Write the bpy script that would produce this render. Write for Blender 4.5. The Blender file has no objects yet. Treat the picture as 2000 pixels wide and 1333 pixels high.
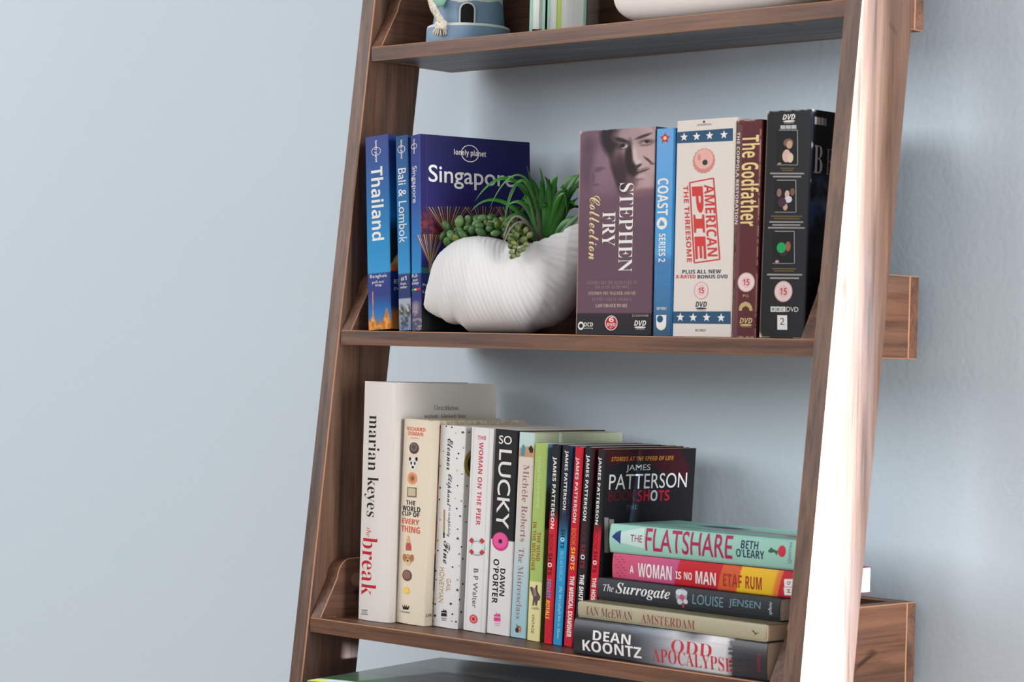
import bpy, bmesh, math, random
import numpy as np
from mathutils import Vector, Matrix
random.seed(7)
rng = np.random.default_rng(5)
scene = bpy.context.scene
COL = scene.collection

# ------------------------------------------------------------------ camera
cam_data = bpy.data.cameras.new('camera')
cam_data.sensor_fit = 'HORIZONTAL'; cam_data.sensor_width = 36.0
cam_data.lens = 4718.36 * 36.0 / 2000.0
cam_data.clip_start = 0.05
cam_data.dof.use_dof = True; cam_data.dof.focus_distance = 2.36; cam_data.dof.aperture_fstop = 13.0
camera = bpy.data.objects.new('camera', cam_data); COL.objects.link(camera)
ROLL, PITCH, YAW = 0.02683, -0.00492, 0.76847
_fw = Vector((-math.sin(YAW)*math.cos(PITCH), math.cos(YAW)*math.cos(PITCH), -math.sin(PITCH)))
_rt = Vector((math.cos(YAW), math.sin(YAW), 0)); _up = _rt.cross(_fw)
_r2 = _rt*math.cos(ROLL) + _up*math.sin(ROLL); _u2 = -_rt*math.sin(ROLL) + _up*math.cos(ROLL)
_m = Matrix((( _r2.x,_u2.x,-_fw.x,1.8367),(_r2.y,_u2.y,-_fw.y,-1.8201),(_r2.z,_u2.z,-_fw.z,0.0112),(0,0,0,1)))
camera.matrix_world = _m
scene.camera = camera

# ------------------------------------------------------------------ light
scene.view_settings.view_transform = 'Standard'
scene.view_settings.look = 'None'
scene.view_settings.gamma = 1.0
scene.view_settings.use_curve_mapping = False
scene.view_settings.exposure = 0.0

def srgb(c):
    c = np.asarray(c, float)/255.0
    return np.where(c <= .04045, c/12.92, ((c+.055)/1.055)**2.4)

world = bpy.data.worlds.new('world'); scene.world = world
world.use_nodes = True
_bg = world.node_tree.nodes['Background']
_bg.inputs['Color'].default_value = (0.93, 0.96, 1.0, 1)
_bg.inputs['Strength'].default_value = 0.27

def area_light(name, loc, target, size, size_y, power, color):
    l = bpy.data.lights.new(name, 'AREA'); l.shape = 'RECTANGLE'; l.size = size; l.size_y = size_y
    l.energy = power; l.color = color
    o = bpy.data.objects.new(name, l); COL.objects.link(o)
    o.location = loc
    o.rotation_euler = (Vector(target)-Vector(loc)).to_track_quat('-Z', 'Y').to_euler()
    return o
# daylight of the room's large window on the left, and an added fill lamp standing in for bounce from in front
area_light('window_daylight', (-3.9, -4.8, 2.3), (0.0, 0.0, 0.0), 5.0, 3.6, 375, (0.97, 0.985, 1.0))
area_light('room_fill_light', (1.0, -3.6, 1.3), (0.3, 0.0, -0.1), 2.2, 1.6, 20, (1.0, 0.985, 0.97))
area_light('right_window_skylight', (2.58, -0.36, 0.35), (0.0, -0.36, 0.35), 0.60, 1.7, 74, (0.98, 0.99, 1.0))
sun_data = bpy.data.lights.new('sun', 'SUN'); sun_data.energy = 98.0; sun_data.angle = math.radians(2.8)
sun_data.color = (0.66, 0.90, 1.2)
sun = bpy.data.objects.new('sun', sun_data); COL.objects.link(sun)
sun.rotation_euler = Vector((-1.0, -0.055, -0.04)).to_track_quat('-Z', 'Y').to_euler()
sun.location = (4, 0, 1)

# ------------------------------------------------------------------ materials
MATS = {}
def pbr(name, color, rough=.5, bump=0.0, bscale=200, coat=0.0, var=0.0, vscale=8, spec=.4):
    if name in MATS: return MATS[name]
    m = bpy.data.materials.new(name); m.use_nodes = True
    nt = m.node_tree; b = nt.nodes['Principled BSDF']
    c = srgb(color); b.inputs['Base Color'].default_value = (*c, 1); b.inputs['Roughness'].default_value = rough
    b.inputs['Coat Weight'].default_value = coat
    b.inputs['Specular IOR Level'].default_value = spec
    tc = nt.nodes.new('ShaderNodeTexCoord')
    if var:
        n = nt.nodes.new('ShaderNodeTexNoise'); n.inputs['Scale'].default_value = vscale; n.inputs['Detail'].default_value = 6
        nt.links.new(tc.outputs['Object'], n.inputs['Vector'])
        mx = nt.nodes.new('ShaderNodeMix'); mx.data_type = 'RGBA'
        mx.inputs[6].default_value = (*(c*(1-var)), 1); mx.inputs[7].default_value = (*np.minimum(c*(1+var), 1), 1)
        nt.links.new(n.outputs['Fac'], mx.inputs[0]); nt.links.new(mx.outputs[2], b.inputs['Base Color'])
    if bump:
        n = nt.nodes.new('ShaderNodeTexNoise'); n.inputs['Scale'].default_value = bscale; n.inputs['Detail'].default_value = 4
        nt.links.new(tc.outputs['Object'], n.inputs['Vector'])
        bp = nt.nodes.new('ShaderNodeBump'); bp.inputs['Strength'].default_value = bump; bp.inputs['Distance'].default_value = .001
        nt.links.new(n.outputs['Fac'], bp.inputs['Height']); nt.links.new(bp.outputs['Normal'], b.inputs['Normal'])
    MATS[name] = m
    return m
def ink(c, rough=.6):
    return pbr('ink_%d_%d_%d' % tuple(c), [q*.95 for q in c], rough, spec=.15)

def printed(name, rough, coat=0.0, spec=.15):
    """printed card or paper whose colours sit in the mesh's own colour attribute"""
    if name in MATS: return MATS[name]
    m = bpy.data.materials.new(name); m.use_nodes = True
    nt = m.node_tree; b = nt.nodes['Principled BSDF']
    a = nt.nodes.new('ShaderNodeVertexColor'); a.layer_name = 'print'
    n = nt.nodes.new('ShaderNodeTexNoise'); n.inputs['Scale'].default_value = 900
    tc = nt.nodes.new('ShaderNodeTexCoord'); nt.links.new(tc.outputs['Object'], n.inputs['Vector'])
    bp = nt.nodes.new('ShaderNodeBump'); bp.inputs['Strength'].default_value = .04; bp.inputs['Distance'].default_value = .0005
    nt.links.new(n.outputs['Fac'], bp.inputs['Height']); nt.links.new(bp.outputs['Normal'], b.inputs['Normal'])
    nt.links.new(a.outputs['Color'], b.inputs['Base Color'])
    b.inputs['Roughness'].default_value = rough; b.inputs['Coat Weight'].default_value = coat; b.inputs['Specular IOR Level'].default_value = spec
    MATS[name] = m
    return m
CARD = printed('printed_card', .55); GLOSS = printed('glossy_print', .3, .05, .3)

def wood(name, axis, dark, mid, light, grey=.35, slope=0.0, rough=.42):
    m = bpy.data.materials.new(name); m.use_nodes = True
    nt = m.node_tree; N = nt.nodes; Lk = nt.links; b = N['Principled BSDF']
    tc = N.new('ShaderNodeTexCoord')
    def noise(scale, detail, rough_, stretch, off=0.0, dist=0.0):
        mp = N.new('ShaderNodeMapping')
        s = [1.0, 1.0, 1.0]; s[axis] = stretch
        mp.inputs['Scale'].default_value = s; mp.inputs['Location'].default_value = (off, off*.7, off*1.3)
        if slope: mp.inputs['Rotation'].default_value = (slope, 0, 0)
        Lk.new(tc.outputs['Object'], mp.inputs['Vector'])
        n = N.new('ShaderNodeTexNoise'); n.inputs['Scale'].default_value = scale; n.inputs['Detail'].default_value = detail
        n.inputs['Roughness'].default_value = rough_; n.inputs['Distortion'].default_value = dist
        Lk.new(mp.outputs['Vector'], n.inputs['Vector']); return n
    n1 = noise(60, 8, .62, .07, 0, .6)
    r1 = N.new('ShaderNodeValToRGB'); Lk.new(n1.outputs['Fac'], r1.inputs['Fac'])
    e = r1.color_ramp.elements
    e[0].position = .28; e[0].color = (*srgb(dark), 1); e[1].position = .72; e[1].color = (*srgb(light), 1)
    k = e.new(.5); k.color = (*srgb(mid), 1)
    n2 = noise(26, 5, .6, .12, 3.1)
    r2 = N.new('ShaderNodeValToRGB'); Lk.new(n2.outputs['Fac'], r2.inputs['Fac'])
    r2.color_ramp.elements[0].position = .5; r2.color_ramp.elements[0].color = (0, 0, 0, 1)
    r2.color_ramp.elements[1].position = .75; r2.color_ramp.elements[1].color = (grey, grey, grey, 1)
    mx = N.new('ShaderNodeMix'); mx.data_type = 'RGBA'
    Lk.new(r2.outputs['Color'], mx.inputs[0]); Lk.new(r1.outputs['Color'], mx.inputs[6]); mx.inputs[7].default_value = (*srgb((92, 88, 90)), 1)
    n3 = noise(300, 3, .5, .03, 7.7)                          # fine pores
    r3 = N.new('ShaderNodeValToRGB'); Lk.new(n3.outputs['Fac'], r3.inputs['Fac'])
    r3.color_ramp.elements[0].position = .32; r3.color_ramp.elements[0].color = (.62, .58, .56, 1)
    r3.color_ramp.elements[1].position = .5; r3.color_ramp.elements[1].color = (1, 1, 1, 1)
    m2 = N.new('ShaderNodeMix'); m2.data_type = 'RGBA'; m2.blend_type = 'MULTIPLY'; m2.inputs[0].default_value = .8
    Lk.new(mx.outputs[2], m2.inputs[6]); Lk.new(r3.outputs['Color'], m2.inputs[7])
    n4 = noise(34, 2, .5, .45, 1.3, .8)                          # sparse dark knots
    r4 = N.new('ShaderNodeValToRGB'); Lk.new(n4.outputs['Fac'], r4.inputs['Fac'])
    r4.color_ramp.elements[0].position = .22; r4.color_ramp.elements[0].color = (.3, .26, .25, 1)
    r4.color_ramp.elements[1].position = .30; r4.color_ramp.elements[1].color = (1, 1, 1, 1)
    m3 = N.new('ShaderNodeMix'); m3.data_type = 'RGBA'; m3.blend_type = 'MULTIPLY'; m3.inputs[0].default_value = 1
    Lk.new(m2.outputs[2], m3.inputs[6]); Lk.new(r4.outputs['Color'], m3.inputs[7])
    Lk.new(m3.outputs[2], b.inputs['Base Color'])
    b.inputs['Roughness'].default_value = rough; b.inputs['Specular IOR Level'].default_value = .22
    bp = N.new('ShaderNodeBump'); bp.inputs['Strength'].default_value = .15; bp.inputs['Distance'].default_value = .0006
    Lk.new(n3.outputs['Fac'], bp.inputs['Height']); Lk.new(bp.outputs['Normal'], b.inputs['Normal'])
    return m
WD = ((66, 46, 36), (102, 70, 53), (124, 88, 66))
WOOD_X = wood('rustic_oak_board', 0, *WD, grey=.4)
WOOD_Y = wood('rustic_oak_end', 1, *WD, grey=.3)
WOOD_Z = wood('rustic_oak_upright', 2, (68, 51, 42), (102, 75, 60), (124, 94, 76), grey=.4, slope=-.1066)
WOOD_G = wood('grey_board_underside', 0, (58, 58, 60), (92, 92, 96), (120, 118, 118), grey=.5)
EDGE = pbr('oak_worn_edge', (168, 122, 90), .5)
PAPER = None
def paper(name, c, axis=0):
    if name in MATS: return MATS[name]
    m = pbr(name, c, .9)
    nt = m.node_tree; b = nt.nodes['Principled BSDF']
    tc = nt.nodes.new('ShaderNodeTexCoord'); mp = nt.nodes.new('ShaderNodeMapping')
    s = [6, 6, 6]; s[axis] = 1800; mp.inputs['Scale'].default_value = s
    n = nt.nodes.new('ShaderNodeTexNoise'); n.inputs['Scale'].default_value = 1; n.inputs['Detail'].default_value = 2
    nt.links.new(tc.outputs['Object'], mp.inputs['Vector']); nt.links.new(mp.outputs['Vector'], n.inputs['Vector'])
    mx = nt.nodes.new('ShaderNodeMix'); mx.data_type = 'RGBA'; cc = srgb(c)
    mx.inputs[6].default_value = (*(cc*.72), 1); mx.inputs[7].default_value = (*np.minimum(cc*1.08, 1), 1)
    nt.links.new(n.outputs['Fac'], mx.inputs[0]); nt.links.new(mx.outputs[2], b.inputs['Base Color'])
    return m
PAPER = paper('page_edges', (236, 224, 206)); PAPER_W = paper('white_page_edges', (222, 222, 216)); PAPER_T = paper('tan_page_edges', (232, 206, 176))

# ------------------------------------------------------------------ object helpers
def link(o, parent=None, mat=None):
    COL.objects.link(o)
    if parent is not None: o.parent = parent
    return o
def mesh_obj(name, verts, faces, mats, parent=None, midx=None, smooth=False):
    me = bpy.data.meshes.new(name); me.from_pydata([tuple(v) for v in verts], [], [tuple(f) for f in faces])
    for m in (mats if isinstance(mats, (list, tuple)) else [mats]): me.materials.append(m)
    if midx is not None: me.polygons.foreach_set('material_index', list(midx))
    if smooth: me.polygons.foreach_set('use_smooth', [True]*len(me.polygons))
    me.update()
    return link(bpy.data.objects.new(name, me), parent)
def thing(name, label, cat, loc=(0, 0, 0), rot=None, group=None):
    o = bpy.data.objects.new(name, None); COL.objects.link(o)
    o.empty_display_size = .02
    o.location = loc
    if rot is not None: o.rotation_mode = 'XYZ'; o.rotation_euler = rot
    o['label'] = label; o['category'] = cat
    if group: o['group'] = group
    return o
def set_props(o, label=None, cat=None, group=None, kind=None):
    for k, v in (('label', label), ('category', cat), ('group', group), ('kind', kind)):
        if v: o[k] = v
    return o
class MB:
    def __init__(s): s.v = []; s.f = []; s.i = []
    def add(s, v, f, i=0):
        k = len(s.v); s.v += [tuple(p) for p in v]; s.f += [tuple(a+k for a in q) for q in f]; s.i += [i]*len(f); return s
    def box(s, a, b, i=0):
        x0, y0, z0 = a; x1, y1, z1 = b
        return s.add([(x0,y0,z0),(x1,y0,z0),(x1,y1,z0),(x0,y1,z0),(x0,y0,z1),(x1,y0,z1),(x1,y1,z1),(x0,y1,z1)],
                     [(0,3,2,1),(4,5,6,7),(0,1,5,4),(1,2,6,5),(2,3,7,6),(3,0,4,7)], i)
    def prism(s, poly, axis, a, b, i=0):
        """closed outline (two coords) extruded along axis from a to b"""
        n = len(poly); v = []
        for t in (a, b):
            for p, q in poly:
                v.append({0: (t, p, q), 1: (p, t, q), 2: (p, q, t)}[axis])
        f = [tuple(range(n-1, -1, -1)), tuple(range(n, 2*n))] + [(k, (k+1) % n, n+(k+1) % n, n+k) for k in range(n)]
        return s.add(v, f, i)
    def lathe(s, prof, n=48, c=(0, 0, 0), i=0):
        v = []; f = []
        for r, z in prof:
            for k in range(n):
                a = 2*math.pi*k/n; v.append((c[0]+r*math.cos(a), c[1]+r*math.sin(a), c[2]+z))
        for j in range(len(prof)-1):
            for k in range(n): f.append((j*n+k, j*n+(k+1) % n, (j+1)*n+(k+1) % n, (j+1)*n+k))
        return s.add(v, f, i)
    def tube(s, pts, rad, n=10, i=0):
        pts = [Vector(p) for p in pts]; v = []; f = []
        rad = rad if isinstance(rad, (list, tuple)) else [rad]*len(pts)
        ref = Vector((.31, .2, .93))
        for j, p in enumerate(pts):
            t = (pts[min(j+1, len(pts)-1)]-pts[max(j-1, 0)]).normalized()
            a = t.cross(ref)
            if a.length < 1e-4: a = t.cross(Vector((1, 0, 0)))
            a.normalize(); b = t.cross(a)
            for k in range(n):
                an = 2*math.pi*k/n; v.append(p+(a*math.cos(an)+b*math.sin(an))*rad[j])
        for j in range(len(pts)-1):
            for k in range(n): f.append((j*n+k, j*n+(k+1) % n, (j+1)*n+(k+1) % n, (j+1)*n+k))
        f.append(tuple(range(n-1, -1, -1))); f.append(tuple(range((len(pts)-1)*n, len(pts)*n)))
        return s.add(v, f, i)
    def ball(s, c, r, rot=None, n=12, m=8, i=0, shape=None):
        """ellipsoid with radii r, optional taper along its z"""
        v = []; f = []; R = rot or Matrix.Identity(3); c = Vector(c)
        for j in range(m+1):
            th = math.pi*j/m; z = -math.cos(th); rr = math.sin(th)
            if shape: rr *= shape((z+1)/2)
            for k in range(n):
                a = 2*math.pi*k/n
                v.append(c + R @ Vector((rr*math.cos(a)*r[0], rr*math.sin(a)*r[1], z*r[2])))
        for j in range(m):
            for k in range(n): f.append((j*n+k, j*n+(k+1) % n, (j+1)*n+(k+1) % n, (j+1)*n+k))
        return s.add(v, f, i)
    def build(s, name, mats, parent=None, smooth=False, bevel=0, bevel_mat=-1, seg=1):
        o = mesh_obj(name, s.v, s.f, mats, parent, s.i, smooth)
        if bevel:
            b = o.modifiers.new('bevel', 'BEVEL'); b.width = bevel; b.segments = seg; b.limit_method = 'ANGLE'; b.angle_limit = math.radians(40)
            b.material = bevel_mat
        return o

# ------------------------------------------------------------------ lettering
TC = {}
def _map(s, up, lo, dg=None, special=None):
    out = ''
    for ch in s:
        if special and ch in special: out += special[ch]
        elif 'A' <= ch <= 'Z': out += chr(up+ord(ch)-65)
        elif 'a' <= ch <= 'z': out += chr(lo+ord(ch)-97)
        elif '0' <= ch <= '9' and dg: out += chr(dg+ord(ch)-48)
        else: out += ch
    return out
def glyphs(s, style):
    key = (s, style)
    if key in TC: return TC[key]
    off = 0.0; body = s
    if style == 'bold': body = _map(s, 0x1D5D4, 0x1D5EE, 0x1D7EC)
    elif style == 'black': body = _map(s, 0x1D5D4, 0x1D5EE, 0x1D7EC); off = .022
    elif style == 'sans2': off = .008
    elif style == 'serif': body = _map(s, 0x1D400, 0x1D41A, 0x1D7CE); off = -.009
    elif style == 'serifb': body = _map(s, 0x1D400, 0x1D41A, 0x1D7CE)
    elif style == 'italic': body = _map(s, 0x1D434, 0x1D44E, None, {'h': '\u210e'})
    elif style == 'bolditserif': body = _map(s, 0x1D468, 0x1D482)
    elif style == 'boldit': body = _map(s, 0x1D63C, 0x1D656)
    elif style == 'script': body = _map(s, 0x1D4D0, 0x1D4EA)
    cu = bpy.data.curves.new('lettering', 'FONT'); cu.body = body; cu.resolution_u = 4; cu.offset = off; cu.fill_mode = 'FRONT'
    o = bpy.data.objects.new('lettering', cu); COL.objects.link(o)
    bpy.context.view_layer.update()
    me = bpy.data.meshes.new_from_object(o.evaluated_get(bpy.context.evaluated_depsgraph_get()))
    v = np.empty(len(me.vertices)*3); me.vertices.foreach_get('co', v); v = v.reshape(-1, 3)[:, :2]
    f = [tuple(p.vertices) for p in me.polygons]
    bpy.data.objects.remove(o); bpy.data.curves.remove(cu); bpy.data.meshes.remove(me)
    mn = v.min(0); mx = v.max(0); v = (v-mn)/np.maximum(mx-mn, 1e-6)
    TC[key] = (v, f); return TC[key]

def art_shapes(items):
    """printed items of one face -> {part: [(uv verts, faces, colour)]} in face fractions (u right, v down)"""
    out = {}
    for it in items:
        k, part = it[0], it[1]
        if k == 't':
            _, _, s, style, col, ori, u0, v0, u1, v1 = it[:10]
            g, f = glyphs(s, style)
            gx, gy = g[:, 0], g[:, 1]
            if ori == 'down': uv = np.stack([u0+gy*(u1-u0), v0+gx*(v1-v0)], 1)
            elif ori == 'h': uv = np.stack([u0+gx*(u1-u0), v1-gy*(v1-v0)], 1)
            else: uv = np.stack([u1-gy*(u1-u0), v1-gx*(v1-v0)], 1)
            if len(it) > 10: uv[:, 0] += it[10]*(uv[:, 1]-(v0+v1)/2)
        elif k in ('disc', 'scal', 'sun', 'star'):
            _, _, col, u, v, ru, rv = it
            n = {'disc': 28, 'scal': 72, 'sun': 32, 'star': 10}[k]
            a = np.arange(n)*2*math.pi/n - math.pi/2
            r = np.ones(n)
            if k == 'star': r[1::2] = .42
            if k == 'sun': r[1::2] = .78
            if k == 'scal': r = 1+.035*np.cos(a*18)
            uv = np.stack([u+ru*r*np.cos(a), v+rv*r*np.sin(a)], 1)
            uv = np.vstack([uv, [[u, v]]]); f = [(i, (i+1) % n, n) for i in range(n)]
        elif k == 'ring':
            _, _, col, u, v, ru, rv, w = it
            n = 40; a = np.arange(n)*2*math.pi/n
            uv = np.vstack([np.stack([u+ru*q*np.cos(a), v+rv*q*np.sin(a)], 1) for q in (1, 1-w)])
            f = [(i, (i+1) % n, n+(i+1) % n, n+i) for i in range(n)]
        else:
            _, _, col, pts = it
            uv = np.array(pts); f = [tuple(range(len(pts)))]
        out.setdefault(part, []).append((uv, f, tuple(col)))
    return out

# ------------------------------------------------------------------ paint: colours printed on covers
def lerp_stops(v, stops):
    v = np.asarray(v); p = [s[0] for s in stops]; c = np.array([s[1] for s in stops], float)
    return np.stack([np.interp(v, p, c[:, i]) for i in range(3)], -1)
def solid(c): return lambda u, v: np.broadcast_to(np.array(c, float), u.shape+(3,)).copy()
def vgrad(*stops): return lambda u, v: lerp_stops(v, stops)
def ugrad(*stops): return lambda u, v: lerp_stops(u, stops)
def mixc(base, c, a): return base*(1-a[..., None]) + np.array(c, float)*a[..., None]
def blob(u, v, cu, cv, ru, rv, soft=.5, ang=0):
    du, dv = u-cu, v-cv; ca, sa = math.cos(ang), math.sin(ang)
    x = (du*ca+dv*sa)/ru; y = (-du*sa+dv*ca)/rv
    d = np.sqrt(x*x+y*y)
    return np.clip((1+soft-d)/(2*soft+1e-6), 0, 1)
def vnoise(u, v, s, seed=0):
    """smooth value noise for speckled prints"""
    r = np.random.default_rng(seed).random((64, 64))
    x = np.mod(u*s, 64); y = np.mod(v*s, 64); i = x.astype(int) % 64; j = y.astype(int) % 64; fx = x-np.floor(x); fy = y-np.floor(y)
    fx = fx*fx*(3-2*fx); fy = fy*fy*(3-2*fy); i2 = (i+1) % 64; j2 = (j+1) % 64
    return (r[i, j]*(1-fx)+r[i2, j]*fx)*(1-fy) + (r[i, j2]*(1-fx)+r[i2, j2]*fx)*fy
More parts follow.
